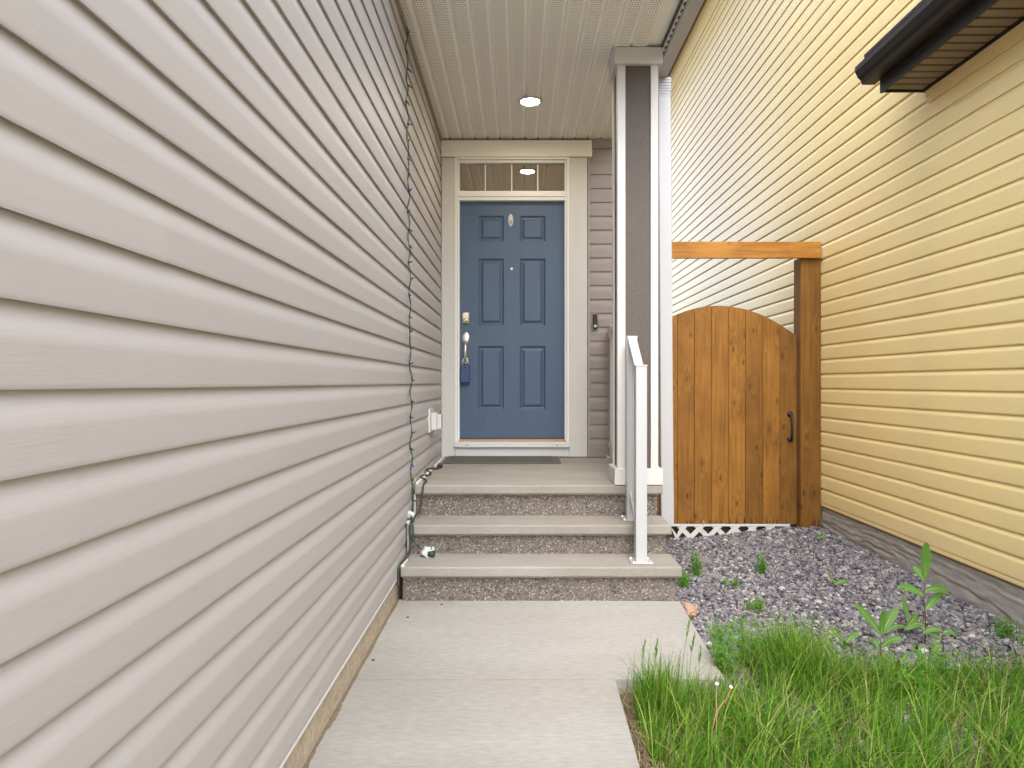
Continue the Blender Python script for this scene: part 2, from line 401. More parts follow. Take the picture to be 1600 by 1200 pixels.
gv = []; gf = []
gxs = [-300, -60, -20, -8, -3, -1] + [0.3 + 0.1 * i for i in range(23)] + [3, 8, 20, 60, 300]
gys = [-300, -60, -20, -8, -3, 0] + [1.0 + 0.15 * i for i in range(36)] + [7, 9, 14, 30, 80, 300]
for y in gys:
    for x in gxs:
        inside = 0.3 <= x <= 2.55 and 1.0 <= y <= 6.4
        gv.append((x, y, (gz(x, y) - 0.012) if inside else -0.06))
nx = len(gxs)
gf = [(j * nx + i, j * nx + i + 1, (j + 1) * nx + i + 1, (j + 1) * nx + i) for j in range(len(gys) - 1) for i in range(nx - 1)]
ground = place('ground', np_mesh('ground', gv, gf, 'soil', True)); tag(ground, kind='structure')

walk = empty('walkway', (0, 2.5, 0)); tag(walk, kind='structure')
def slab(name, poly, z0=-0.11, z1=0.0, bev=0.0015):
    bm = bmesh.new()
    a = [bm.verts.new((x, y, z0)) for x, y in poly]; b = [bm.verts.new((x, y, z1)) for x, y in poly]
    bm.faces.new(a[::-1]); top = bm.faces.new(b)
    for i in range(len(poly)):
        j = (i + 1) % len(poly); bm.faces.new((a[i], a[j], b[j], b[i]))
    bmesh.ops.bevel(bm, geom=list(top.edges), offset=bev, segments=3, affect='EDGES', profile=0.5)
    bmesh.ops.recalc_face_normals(bm, faces=bm.faces)
    me = bpy.data.meshes.new(name); bm.to_mesh(me); bm.free(); me.materials.append(M['walk'])
    return place(name, me, walk)
YJ = 2.795
slab('concrete_slab', [(-0.672, YJ + .004), (0.846, YJ + .004), (0.897, 3.80), (-0.672, 3.83)])
slab('concrete_slab', [(-0.672, 0.9), (0.36, 0.9), (0.396, YJ - .004), (-0.672, YJ - .004)])
bx('joint_filler', 'soil', walk, -0.665, 0.39, YJ - .0038, YJ + .0038, -0.1, -0.004, 0)
for (a_, b_, c_, d_) in ((2.6, 9, -14, -2.4), (-60, 60, -26, -14.02)): tag(bx('bounce_paving', 'walk', None, a_, b_, c_, d_, -0.1, -0.006, 0.004), kind='structure')  # unseen paving, added to bounce light up into the porch
dv = []; df = []
for i_ in range(160):
    y_ = .95 + 2.86 * i_ / 159; w_ = .006 + .016 * max(0, mnoise.noise(Vector((y_ * 5, 1, 1))) + .25) + .006 * mnoise.noise(Vector((y_ * 40, 2, 1)))
    dv += [(-.681, y_, .0035), (-.676 + w_ * .5, y_, .004), (-.676 + w_, y_, .0008)]
df = [(3 * i_ + a_, 3 * i_ + a_ + 1, 3 * i_ + a_ + 4, 3 * i_ + a_ + 3) for i_ in range(159) for a_ in (0, 1)]
M['grit'] = mat('grit', (0.19, 0.15, 0.10), 0.95, var=0.3, vscale=50, bump=0.8, bscale=200, fine=0.3, fscale=150)
tag(place('dirt_line', np_mesh('dirt_line', dv, df, 'grit')), 'line of brown grit along the foundation and walkway', 'grit', kind='stuff')
driveway = bx('driveway', 'walk', None, -7.0, 0.36, -14, 0.895, -0.1, -0.004, 0.004); tag(driveway, kind='structure')

# ------------------------------------------------------------------ our house
house = tag(empty('beige_house', (-0.7, DW, 0)), 'beige vinyl sided house with covered porch, taupe column and blue front door', 'house')

HB = 0.1177
def board_mesh(name, length, hh, material, axis, sign, seed, step=0.4, knee=.54):
    """dutch-lap vinyl course, extruded along +axis; out direction = sign * other axis"""
    prof = [(0.0005, 0.0025), (0.0122, -0.0012), (0.0132, 0.002), (0.0134, 0.008), (0.0136, hh * (knee - .03)), (0.0135, hh * knee), (0.0129, hh * (knee + .05)), (0.0105, hh * (knee + .32 * (1 - knee))),
            (0.0070, hh * (knee + .54 * (1 - knee))), (0.0040, hh * (knee + .76 * (1 - knee))), (0.0022, hh + .004)]
    n = max(2, int(length / step) + 1); vs = []; fs = []; k = len(prof)
    for i in range(n):
        a = length * i / (n - 1)
        for j, (o, z) in enumerate(prof):
            w = mnoise.noise(Vector((a * 0.9 + seed * 7.3, j * 0.05, seed))) * 0.0016
            u = mnoise.noise(Vector((a * 1.3 + seed * 3.1, j * 0.1, seed + 9))) * 0.0013
            oo = (o + u * (o > .001)) * sign
            vs.append((oo, a, z + w) if axis == 'y' else (a, oo, z + w))
    fs = [(i * k + j, i * k + j + 1, (i + 1) * k + j + 1, (i + 1) * k + j) for i in range(n - 1) for j in range(k - 1)]
    if (axis == 'y') == (sign > 0): fs = [f[::-1] for f in fs]
    me = bpy.data.meshes.new(name); me.from_pydata(vs, [], fs); me.materials.append(M[material]); me.update()
    for p in me.polygons: p.use_smooth = True
    me.set_sharp_from_angle(angle=math.radians(38)); return me

# garage side wall (left of the picture)
gw = MB().box(-6.5, XL - .0145, -1.6, DW + .2, 0.13, 3.36).build('garage_wall', 'beige_trim', house)
MB().box(-6.5, XL - .015, -1.6, DW + .2, -0.3, 0.13).build('foundation_wall', 'parging', house)
MB().prism([(XL - .017, .132), (XL - .001, .13), (XL - .001, .1335), (XL - .012, .152), (XL - .017, .152)], 'y', -1.6, D1 + .03).build('base_flashing', 'white_plastic', house)
seams = {}
zb = 1.2075 - 9 * HB
c = 0
for k in range(27):
    z = zb + k * HB
    if (k + 1) % 2 == 0 or k == 0: sm = R.uniform(1.1, 4.4)
    if k in (7, 8): sm = 1.035
    if k in (5, 6): sm = 1.494
    if k in (3, 4): sm = 2.63
    y_end = DW - 0.004
    hh = min(HB, 3.31 - z)
    if hh < .03: continue
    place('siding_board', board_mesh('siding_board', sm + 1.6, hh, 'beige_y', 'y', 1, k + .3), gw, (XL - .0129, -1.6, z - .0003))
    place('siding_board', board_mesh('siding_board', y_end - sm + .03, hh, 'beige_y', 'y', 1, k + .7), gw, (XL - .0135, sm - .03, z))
MB().box(XL - .014, XL + .012, 3.3, DW, ZSOF - .022, ZSOF - .002).build('soffit_channel', 'beige_trim', house)
MB().box(XL - .013, XL + .006, DW - .018, DW, Z3, ZSOF - .02).build('corner_channel', 'beige_trim', house)

# front wall
fw = MB().box(-0.9, 0.96, DW + .2, DW + .3, -0.3, ZSOF + .05).box(fx(886), .955, DW + .0125, DW + .199, -.3, ZSOF + .04).box(-.9, fx(885.9), DW + .0125, DW + .199, fz(247), ZSOF + .04).box(-.9, fx(714), DW + .0125, DW + .199, -.3, fz(247.1)).build('front_wall', 'beige_trim', house)
MB().box(0.70, 0.955, DW + .3, 10, -0.3, 6.0).build('side_wall', 'house_plain', house)  # unseen wall, cut short so the far yellow siding reflects sky
HF = 0.1199; zf = 1.9377 - 11 * HF
x0 = fx(921)
for k in range(-1, 25):
    z = zf + k * HF; lo = max(z, Z3 + .004); hh = HF
    if z + HF > fz(232): break
    if k == -1: continue
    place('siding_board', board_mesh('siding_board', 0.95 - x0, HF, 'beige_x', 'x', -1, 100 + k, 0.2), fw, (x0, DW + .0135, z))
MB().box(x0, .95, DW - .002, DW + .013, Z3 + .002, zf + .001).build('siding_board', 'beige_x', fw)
bx('frieze_trim', 'beige_trim', fw, fx(925) + .003, .95, DW - .02, DW + .012, fz(232), ZSOF - .003)
bx('side_channel', 'beige_trim', fw, fx(917.5) + .002, fx(921.5), DW - .010, DW + .012, Z3, fz(232) - .002)
bx('side_channel', 'beige_trim', fw, fx(925) - .03, fx(925) + .03, DW - .014, DW + .012, fz(246.5), fz(232) - .002) if False else None

# door surround (each board a piece)
YT = DW - .028
surround = bx('door_surround', 'cream', house, fx(690, YT), fx(711, YT), YT, DW + .012, fz(714, YT) + .002, fz(246, YT), .003)
bx('trim_board', 'cream', surround, fx(889.5, YT), fx(917.5, YT), YT, DW + .012, fz(714, YT) + .002, fz(246, YT), .003)
bx('trim_board', 'cream_head', surround, fx(690, YT) - .004, fx(925, YT), YT - .012, DW + .012, fz(245, YT), fz(219.6, YT), .003)
bx('trim_board', 'white', surround, fx(711, YT) + .002, fx(889.5, YT) - .002, YT + .006, DW + .012, fz(714, YT) + .002, fz(699, YT), .003)
sill = bx('door_sill', 'white', house, fx(710, YT), fx(890, YT), YT - .03, DW + .03, fz(698.5, YT), fz(690.5, YT), .003)
for px in (730, 870): bx('sill_clip', 'cord', sill, fx(px) - .008, fx(px) + .008, YT - .0325, YT - .03, fz(695), fz(694), 0)
bx('threshold', 'threshold', sill, fx(717), fx(884), DW - .012, DW + .06, fz(690.5) - .001, fz(686.5), .002)
# brickmould: two steps
frame = bx('door_frame', 'vinyl_frame', house, fx(711.5), fx(715), YT + .004, DW + .05, fz(690) + .002, fz(246.5), .002)
def fr(x0, x1, y0, y1, z0, z1): bx('frame_bar', 'vinyl_frame', frame, fx(x0), fx(x1), y0, y1, fz(z0), fz(z1), .002)
fr(715.2, 718, DW - .008, DW + .07, 690, 250.2)
fr(885.5, 889.2, YT + .004, DW + .05, 690, 246.5)
fr(882.3, 885.3, DW - .008, DW + .07, 690, 250.2)
fr(715.2, 885.3, YT + .006, DW + .05, 250, 246.5)
fr(715.4, 885.1, DW - .012, DW + .05, 307.5, 298.8)
fr(718.2, 882.1, DW - .004, DW + .06, 313.2, 307.8)
fr(718.2, 882.1, DW - .004, DW + .06, 254.3, 250.4)

# transom
tr = bx('transom_window', 'vinyl_frame', house, fx(718.3), fx(882), DW + .045, DW + .06, fz(298.6), fz(254.5), 0)
bx('pane', 'glass', tr, fx(719), fx(881.5), DW + .036, DW + .043, fz(298.4), fz(254.8), 0)
for px in (758, 799.5, 840.5):
    bx('muntin', 'vinyl_frame', tr, fx(px) - .005, fx(px) + .005, DW + .030, DW + .036, fz(298.4), fz(254.8), .001)

# the blue six-panel door
YD = DW + .045
dx0, dx1, dz0, dz1 = fx(717.6, YD), fx(882.4, YD), fz(684.3, YD), fz(312.5, YD)
cols = [(fx(747, YD), fx(787.5, YD)), (fx(812, YD), fx(852.5, YD))]
rows = [(fz(640, YD), fz(540.5, YD)), (fz(508.8, YD), fz(403.8, YD)), (fz(377.5, YD), fz(337, YD))]
xs = sorted([dx0, dx1] + [a for c_ in cols for a in c_]); zs = sorted([dz0, dz1] + [a for r_ in rows for a in r_])
mb = MB()
for i in range(len(xs) - 1):
    for j in range(len(zs) - 1):
        if i in (1, 3) and j in (1, 3, 5): continue
        mb.add([(xs[i], YD, zs[j]), (xs[i + 1], YD, zs[j]), (xs[i + 1], YD, zs[j + 1]), (xs[i], YD, zs[j + 1])], [(0, 1, 2, 3)])
mb.add([(dx0, YD, dz0), (dx1, YD, dz0), (dx1, YD, dz1), (dx0, YD, dz1), (dx0, YD + .04, dz0), (dx1, YD + .04, dz0), (dx1, YD + .04, dz1), (dx0, YD + .04, dz1)],
       [(0, 4, 5, 1), (1, 5, 6, 2), (2, 6, 7, 3), (3, 7, 4, 0), (4, 7, 6, 5)])
me = bpy.data.meshes.new('front_door'); me.from_pydata(mb.v, [], mb.f)
bm = bmesh.new(); bm.from_mesh(me); bmesh.ops.remove_doubles(bm, verts=bm.verts, dist=1e-5); bmesh.ops.recalc_face_normals(bm, faces=bm.faces); bm.to_mesh(me); bm.free()
me.materials.append(M['door_blue'])
door = place('front_door', me, house); door['label'] = 'slate blue six panel front door with silver handle'
for (a, b_) in cols:
    for (z0, z1) in rows:
        rings = [(0, 0), (.006, .003), (.012, .012), (.020, .0135), (.028, .012), (.043, .0035), (.047, .003)]
        q = MB(); vs = []
        for ins, dep in rings:
            vs += [(a + ins, YD + dep, z0 + ins), (b_ - ins, YD + dep, z0 + ins), (b_ - ins, YD + dep, z1 - ins), (a + ins, YD + dep, z1 - ins)]
        fs = [(i * 4 + k, i * 4 + (k + 1) % 4, i * 4 + 4 + (k + 1) % 4, i * 4 + 4 + k) for i in range(len(rings) - 1) for k in range(4)]
        fs.append(tuple(range(len(vs) - 4, len(vs)))); q.add(vs, fs); q.build('door_panel', 'door_blue', door)
bx('weather_strip', 'cord', door, dx0 + .002, dx1 - .002, YD - .004, YD + .02, dz0 - .012, dz0 - .001, 0)
# hardware
def oval(name, material, parent, cx, cz, rx, rz, y0, dep, n=28, dome=0.6):
    q = MB(); vs = []
    for s_, h_ in ((1, 0), (1, dep * .4), (.9, dep * .8), (.55, dep), (.0, dep)):
        vs += [(cx + rx * max(s_, .01) * math.cos(2 * math.pi * k / n), y0 - h_, cz + rz * max(s_, .01) * math.sin(2 * math.pi * k / n)) for k in range(n)]
    q.add(vs, [(i * n + k, i * n + (k + 1) % n, (i + 1) * n + (k + 1) % n, (i + 1) * n + k) for i in range(4) for k in range(n)], True)
    return q.build(name, material, parent)
plate = oval('name_plate', 'white_plastic', door, fx(798, YD), fz(344.3, YD), .023, .055, YD, .008)
pm = MB(); cx, cz = fx(798.2, YD), fz(347, YD); ym = YD - .0095
pm.prism([(cx - .010, cz - .016), (cx - .006, cz - .016), (cx, cz + .006), (cx + .006, cz - .016), (cx + .010, cz - .016), (cx + .002, cz + .014), (cx - .002, cz + .014)], 'y', ym, ym + .002)
# keypad lock
kx, kz = fx(728, YD), fz(497, YD)
kp = MB().box(kx - .032, kx + .032, YD - .022, YD + .002, kz - .05, kz + .05, .010).build('keypad_lock', 'brass', door)
key = MB()
for r_ in range(2):
    for q_ in range(5): key.box(kx - .024 + q_ * .0105, kx - .017 + q_ * .0105, YD - .0245, YD - .021, kz + .022 - r_ * .017, kz + .031 - r_ * .017, .0008)
key.box(kx - .012, kx + .012, YD - .0235, YD - .021, kz + .036, kz + .042)
cyl = MB().disc((kx, YD - .02, kz - .024), (0, -1, 0), [(.024, 0), (.024, .008), (.020, .012), (.013, .012), (.012, .016), (.002, .016)])
# one mesh each, hung under the door (depth thing > part > sub-part)
key.build('keypad_button', 'nickel', door); cyl.build('lock_cylinder', 'brass', door)
# handle set
hx = fx(728, YD)
oval('handle_rose', 'nickel', door, hx, fz(528, YD), .034, .052, YD, .012)
pts = [(hx, YD - .008, fz(535, YD)), (hx, YD - .035, fz(537, YD)), (hx, YD - .058, fz(541.5, YD)), (hx, YD - .062, fz(548, YD)), (hx, YD - .058, fz(556, YD)), (hx, YD - .04, fz(562.5, YD)), (hx, YD - .004, fz(565, YD))]
MB().tube(pts, [.008, .009, .0115, .013, .0115, .0095, .009], 12).build('door_handle', 'nickel', door)
MB().box(hx - .009, hx + .009, YD - .05, YD - .008, fz(533, YD), fz(531.5, YD), .002).build('thumb_latch', 'nickel', door)
MB().disc((hx, YD, fz(565.5, YD)), (0, -1, 0), [(.022, 0), (.021, .006), (.014, .010), (.002, .010)]).build('handle_foot', 'nickel', door)
MB().disc((fx(799.5, YD), YD, fz(420, YD)), (0, -1, 0), [(.012, 0), (.012, .003), (.008, .004), (.002, .002)]).build('peephole', 'brass', door)
pm.build('plate_mark', 'black', door)

# lockbox hanging on the handle
lb = tag(empty('key_lockbox', (hx, YD - .05, fz(598, YD))), 'dark blue key lockbox hanging from the door handle', 'lockbox')
lx = fx(727.3, YD)
bx('lockbox_body', 'lockbox', lb, lx - .040, lx + .040, YD - .062, YD - .014, fz(598, YD), fz(571, YD), .008)
MB().disc((lx, YD - .062, fz(575, YD)), (0, -1, 0), [(.007, 0), (.006, .002), (.001, .002)], 12).build('key_hole', 'black', lb)
bx('lockbox_cap', 'black', lb, lx - .039, lx + .039, YD - .0605, YD - .016, fz(600, YD), fz(598, YD) - .0005, .002)
MB().tube([(lx - .022, YD - .036, fz(572, YD)), (lx - .022, YD - .036, fz(565, YD)), (lx - .012, YD - .036, fz(560.3, YD)), (lx + .004, YD - .036, fz(559, YD)), (lx + .018, YD - .036, fz(560.3, YD)), (lx + .025, YD - .036, fz(565, YD)), (lx + .025, YD - .036, fz(572, YD))], .005, 8).build('shackle', 'nickel', lb)

# porch soffit
sof = bx('porch_ceiling', 'soffit_rib', house, XL - .01, .905, 3.55, DW + .01, ZSOF + .016, ZSOF + .03, 0)
PW = 0.108
prof = [(-.003, .015), (.0, .015), (.003, .012), (.016, .0), (.084, .0), (.099, .003), (.1045, .015)]
def soffit_panel(mt_a, mt_b):
    vs = [(x, y, z) for y in (0, DW - 3.55) for x, z in prof]; k = len(prof)
    me = bpy.data.meshes.new('soffit_panel'); me.from_pydata(vs, [], [(j, k + j, k + j + 1, j + 1) for j in range(k - 1)])
    me.materials.append(M[mt_a]); me.materials.append(M[mt_b])
    for j, p in enumerate(me.polygons): p.material_index = 0 if j == 3 else 1
    me.update(); return me
spm = soffit_panel('soffit', 'soffit_rib')
xe = fx(330 / 3.2 + 600)   # a rib seen at the wall
k0 = int((xe - XL) / PW) + 1
for k in range(-k0 - 2, 16):
    x = xe + k * PW
    if x < XL - .105 or x + PW > .92: continue
    place('soffit_panel', spm, sof, (x, 3.55, ZSOF))
bx('fascia_board', 'white', house, -0.66, .93, 3.50, 3.545, ZSOF - .03, ZSOF + .2, .003)
MB().box(.905, .925, 3.55, DW, ZSOF - .004, ZSOF + .19).build('fascia_board', 'white', house)
MB().box(.893, .905, 3.55, DW, ZSOF - .006, ZSOF + .015).build('soffit_channel', 'cord', house)
MB().prism([(-6.9, ZSOF + .25), (1.05, ZSOF + .2), (1.05, ZSOF + .23), (-3, ZSOF + 1.4), (-6.9, ZSOF + 1.4)], 'y', 3.50, DW + .2).build('unseen_porch_roof', 'shingle', house)  # roof mass out of view, added to block sky light over the porch
MB().prism([(-6.9, 3.38), (-0.35, 3.38), (-0.35, 3.42), (-3.6, 4.9), (-6.9, 3.42)], 'y', -1.9, 3.49).build('garage_roof', 'shingle', house)
MB().box(-7.0, .95, DW + .31, 10, 3.6, 6.0).build('upper_wall', 'house_plain', house)  # unseen upper storey, added to block light and cut short at the back
# gutter
gy0, gy1 = 3.5, 4.78
gut = MB().prism([(.926, ZSOF + .02), (.926, ZSOF + .0), (.935, ZSOF - .012), (1.015, ZSOF - .012), (1.022, ZSOF + .03), (1.045, ZSOF + .06), (1.045, ZSOF + .115), (1.038, ZSOF + .115), (.926, ZSOF + .115)], 'y', gy0, gy1).build('gutter', 'white_metal', house)
for k in range(16):
    bx('gutter_vent', 'black', gut, .913 + .001, .9245, gy0 + .12 + k * .07, gy0 + .15 + k * .07, ZSOF - .0075, ZSOF - .0045, 0)
# downspout
yd0, yd1 = 4.665, 4.74
ds = empty('downspout', (1.03, 4.7, .25)); del WM[ds.name]; WM[ds.name] = Matrix.Translation((1.03, 4.7, .25)); setparent(ds, house)
def spout(z0, z1, g=0.0):
    def xo(z): return .999 - .021 * (z - 3.1) / 2.85
    q = MB(); vs = []
    for z in (z0, z1):
        c_ = xo(z); w = .043 + g
        ring = [(-w, -.031), (-w + .004, -.036 - g), (-w * .1, -.036 - g), (w * .1, -.036 - g), (w - .004, -.036 - g), (w, -.031), (w, .03), (-w, .03)]
        vs += [(c_ + a, 4.70 + b, z) for a, b in ring]
    q.add(vs, [(i, (i + 1) % 8, 8 + (i + 1) % 8, 8 + i) for i in range(8)] + [tuple(range(8)), tuple(range(15, 7, -1))]); return q
spout(.50, 3.17).build('spout_pipe', 'white_metal', ds)
spout(.245, .545, .002).build('spout_end', 'white_metal', ds)
spout(2.60, 2.72, .0012).build('spout_collar', 'white_metal', ds)
q = MB()
for k in range(7):
    z = 3.17 + k * .019
    q.box(1.0 - .045, 1.0 + .045, 4.664, 4.736, z, z + .012, .003); q.box(1.0 - .041, 1.0 + .041, 4.668, 4.732, z + .011, z + .02)
q.build('spout_elbow', 'white_metal', ds)

# porch column
colm = empty('porch_column', (.75, 4.4, Z3)); setparent(colm, house)
cx0, cx1, cy0, cy1 = .622, .878, 4.285, 4.53
bx('column_core', 'col_panel', colm, cx0 + .01, cx1 - .01, cy0 + .012, cy1 - .012, Z3 + .1, ZSOF - .02, 0)
for (a, b_) in ((cx0, cx0 + .05), (cx1 - .047, cx1)):
    for (c0, c1) in ((cy0, cy0 + .05), (cy1 - .05, cy1)):
        bx('corner_board', 'cream', colm, a, b_, c0, c1, Z3 + .09, ZSOF - .08, .003)
bx('column_base', 'cream', colm, .603, .905, 4.270, 4.555, Z3 + .001, Z3 + .102, .004)
bx('column_cap', 'cream', colm, .600, .902, 4.262, 4.552, ZSOF - .107, ZSOF - .003, .004)

# ------------------------------------------------------------------ concrete steps
steps = tag(empty('concrete_steps', (.1, 4.3, 0)), 'three precast concrete steps with pebbled risers below the front door', 'steps')
def tread(x0, x1, y0, y1, ztop, th=.058):
    bm = bmesh.new(); bmesh.ops.create_cube(bm, size=1)
    for v in bm.verts: v.co = Vector((x0 + (v.co.x + .5) * (x1 - x0), y0 + (v.co.y + .5) * (y1 - y0), ztop - th + (v.co.z + .5) * th))
    e = [e for e in bm.edges if all(v.co.z > ztop - .001 for v in e.verts) or all(v.co.y < y0 + .001 for v in e.verts)]
    bmesh.ops.bevel(bm, geom=e, offset=.010, segments=3, affect='EDGES', profile=0.5)
    bmesh.ops.subdivide_edges(bm, edges=[e for e in bm.edges if abs((e.verts[0].co - e.verts[1].co).x) > 1], cuts=30)
    for v in bm.verts:
        v.co.y += mnoise.noise(Vector((v.co.x * 6, 3.3 * ztop, v.co.z * 20))) * .0016 * (v.co.y < y0 + .03)
        v.co.z += mnoise.noise(Vector((v.co.x * 5, v.co.y, 7 * ztop))) * .0009
    bmesh.ops.recalc_face_normals(bm, faces=bm.faces)
    me = bpy.data.meshes.new('tread'); bm.to_mesh(me); bm.free(); me.materials.append(M['concrete']); return me
OV = .037
place('tread', tread(XS0, XS1, D1, D2 + OV + .01, Z1), steps)
place('tread', tread(XS0, XS1, D2, D3 + OV + .01, Z2), steps)
place('landing_slab', tread(XS0, XS1, D3, DW - .03, Z3), steps)
RX = XS1 - .028
def riser(y0, y1, z0, z1):
    q = MB().box(XS0 + .006, RX, y0, y1, z0, z1, .006); return q.build('riser', 'aggregate', steps)
riser(D1 + OV, D2 + OV - .004, -.1, Z1 - .057); riser(D2 + OV, D3 + OV - .004, Z1 - .05, Z2 - .057); riser(D3 + OV, DW - .04, -.1, Z3 - .057)
for (y, z) in ((D1, Z1), (D2, Z2), (D3, Z3)):
    bx('drip_edge', 'parging', steps, XS0 + .005, RX + .004, y + OV - .004, y + OV + .01, z - .068, z - .0575, 0)
# white foam joint strips and grey edge trims against the siding
for i, (y0, y1, z) in enumerate(((D1 + .005, D1 + .14, Z1), (D2 + .004, D2 + .035, Z2), (D3 + .03, D3 + .42, Z3), (D3 + .50, D3 + .78, Z3), (D3 + .95, DW - .05, Z3))):
    xx = XS0 + (.004 if i < 2 else .006)
    bx('joint_strip', 'foam', steps, xx - .002, xx + .016, y0, y1, z - .004, z + .011, .003)
for (y, z0, z1) in ((D3 + .012, Z2 + .002, Z3 - .06), (D2 + .012, Z1 + .002, Z2 - .002)):
    bx('edge_trim', 'flash', steps, XS0 - .006, XS0 + .008, y, y + .022, z0, z1, .002)

# ------------------------------------------------------------------ railings
rail = tag(empty('stair_handrail', (.695, 4.0, Z1)), 'white metal handrail with two square posts on the concrete steps', 'handrail')
px0, px1 = .663, .726
def post(par, x0, x1, y0, y1, z0, z1, plate=True, cap=True):
    p = bx('post', 'white_metal', par, x0, x1, y0, y1, z0, z1, .003)
    if cap: bx('post_cap', 'white_metal', p, x0 - .002, x1 + .002, y0 - .002, y1 + .002, z1 - .006, z1 + .003, .002)
    if plate:
        b = bx('base_plate', 'white_metal', p, x0 - .03, x1 + .03, y0 - .03, y1 + .03, z0 + .001, z0 + .008, .002)
        for sx in (x0 - .017, x1 + .017):
            for sy in (y0 - .016, y1 + .016): MB().disc((sx, sy, z0 + .008), (0, 0, 1), [(.009, 0), (.009, .005), (.004, .008), (.001, .008)], 10).build('anchor_bolt', 'nickel', p)
    return p
pf0, pf1, pr0, pr1 = 3.85, 3.913, 4.165, 4.228
post(rail, px0, px1, pf0, pf1, Z1, H + 27 * 3.85 / F)
post(rail, px0, px1, pr0, pr1, Z2, H + 72 * 4.19 / F)
zr, zf_ = H + 72 * 4.19 / F, H + 27 * 3.85 / F
MB().prism([(pr0 - .004, zr - .004), (pf1 + .001, zf_ - .004), (pf1 + .001, zf_ - .05), (pr0 - .004, zr - .05)], 'x', px0 + .004, px1 - .008).build('top_rail', 'white_metal', rail)
slope = (zr - zf_) / (pr0 - pf1)
def lz(y): return Z1 + .17 + (y - pf1) * .72
MB().prism([(pr0 + .001, lz(pr0)), (pf1 - .001, lz(pf1)), (pf1 - .001, lz(pf1) - .04), (pr0 + .001, lz(pr0) - .04)], 'x', px0 + .014, px1 - .016).build('bottom_rail', 'white_metal', rail)
for y in (3.975, 4.04, 4.105):
    bx('baluster', 'white_metal', rail, px0 + .022, px0 + .040, y - .009, y + .009, lz(y) - .01, zf_ - .03 + (y - pf1) * slope, .0015)

gr = tag(empty('landing_guard_rail', (.81, 5.2, Z3)), 'white metal guard rail post between the column and the siding', 'railing')
post(gr, .779, .838, 5.80, 5.862, Z3, H + 89.5 * 5.83 / F, True, True)
bx('top_rail', 'white_metal', gr, .783, .834, 4.535, 5.799, 1.645, 1.69, .003)
bx('bottom_rail', 'white_metal', gr, .79, .827, 4.557, 5.799, .66, .70, .003)
bx('rail_bracket', 'nickel', gr, .772, .779, 5.815, 5.845, 1.60, 1.66, .002)
bx('rail_bracket', 'nickel', gr, .772, .779, 5.815, 5.845, .66, .71, .002)
for k in range(11):
    y = 4.62 + k * .105
    bx('baluster', 'white_metal', gr, .80, .818, y - .009, y + .009, .695, 1.65, 0)

# ------------------------------------------------------------------ neighbour's house
nb = tag(empty('yellow_house', (XR, 6, 0)), 'yellow vinyl sided neighbouring house with dark brown eave', 'house')
nw = MB().box(XR + .0145, 9, -2.2, 15, .245, 2.99).build('side_wall', 'yellow_trim', nb)
MB().box(XR + .0145, 9, 4.03, 15, 2.99, 6.3).build('upper_wall', 'yellow_trim', nb)
HY = .1143
for k in range(49):
    z = .261 + k * HY
    if z > 5.76: break
    ys = 4.035 if z > 2.92 else -2.2
    if k % 2 == 0: sm = R.uniform(2.2, 8.5)
    if k in (2, 3): sm = 4.2
    if k in (14, 15): sm = 5.0
    sm = max(sm, ys + .5)
    place('siding_board', board_mesh('siding_board', sm - ys, HY, 'yellow', 'y', -1, 300 + k, .5, .70), nw, (XR + .0128, ys, z - .0005))
    place('siding_board', board_mesh('siding_board', 15 - sm + .03, HY, 'yellow', 'y', -1, 400 + k, .5, .70), nw, (XR + .0140, sm - .03, z))
MB().prism([(XR + .016, .234), (XR + .002, .232), (XR + .001, .238), (XR + .003, .258), (XR + .016, .263)], 'y', -2.2, 15).build('starter_strip', 'yellow_trim', nb)
MB().box(XR + .01, XR + .05, -2.2, 15, .218, .2315).build('base_flashing', 'dark_soffit', nb)
bx('frieze_board', 'yellow_trim', nb, XR - .012, XR + .014, 4.0, 15, 5.80, 6.12, .003)
MB().box(1.98, XR + .2, 3.6, 15.3, 6.13, 6.16).build('upper_soffit', 'dark_soffit', nb)
MB().prism([(1.93, 6.17), (9.3, 6.17), (5.6, 8.2), (1.93, 6.32)], 'y', 3.6, 15.3).build('upper_roof', 'shingle', nb)
# rough parged foundation with ledges
ny, nz_ = 420, 44
vs = []; 
for j in range(nz_):
    for i in range(ny):
        y = -2.2 + 17.2 * (i / (ny - 1)) ** 1.0; 
        y = -0.5 + 7.5 * i / (ny - 1)
        z = -.15 + .375 * j / (nz_ - 1)
        p = Vector((y * .55, z * 11 + .35 * mnoise.noise(Vector((y * 2.2, z * 3, 3))) + .15 * mnoise.noise(Vector((y * 9, z * 5, 8))), 0))
        f_ = mnoise.noise(p * 1.0) ; led = ((f_ * 2.6) % 1.0) ** .5
        o = .009 * led + .003 * mnoise.noise(Vector((y * 9, z * 30, 1)))
        vs.append((XR + .020 - o, y, z))
fs = [(j * ny + i, (j + 1) * ny + i, (j + 1) * ny + i + 1, j * ny + i + 1) for j in range(nz_ - 1) for i in range(ny - 1)]
place('foundation_wall', np_mesh('foundation_wall', vs, fs, 'grey_parge', True), nb)
MB().box(XR + .03, 8.9, -2.2, 15, -.3, .22).build('foundation_core', 'grey_parge', nb)
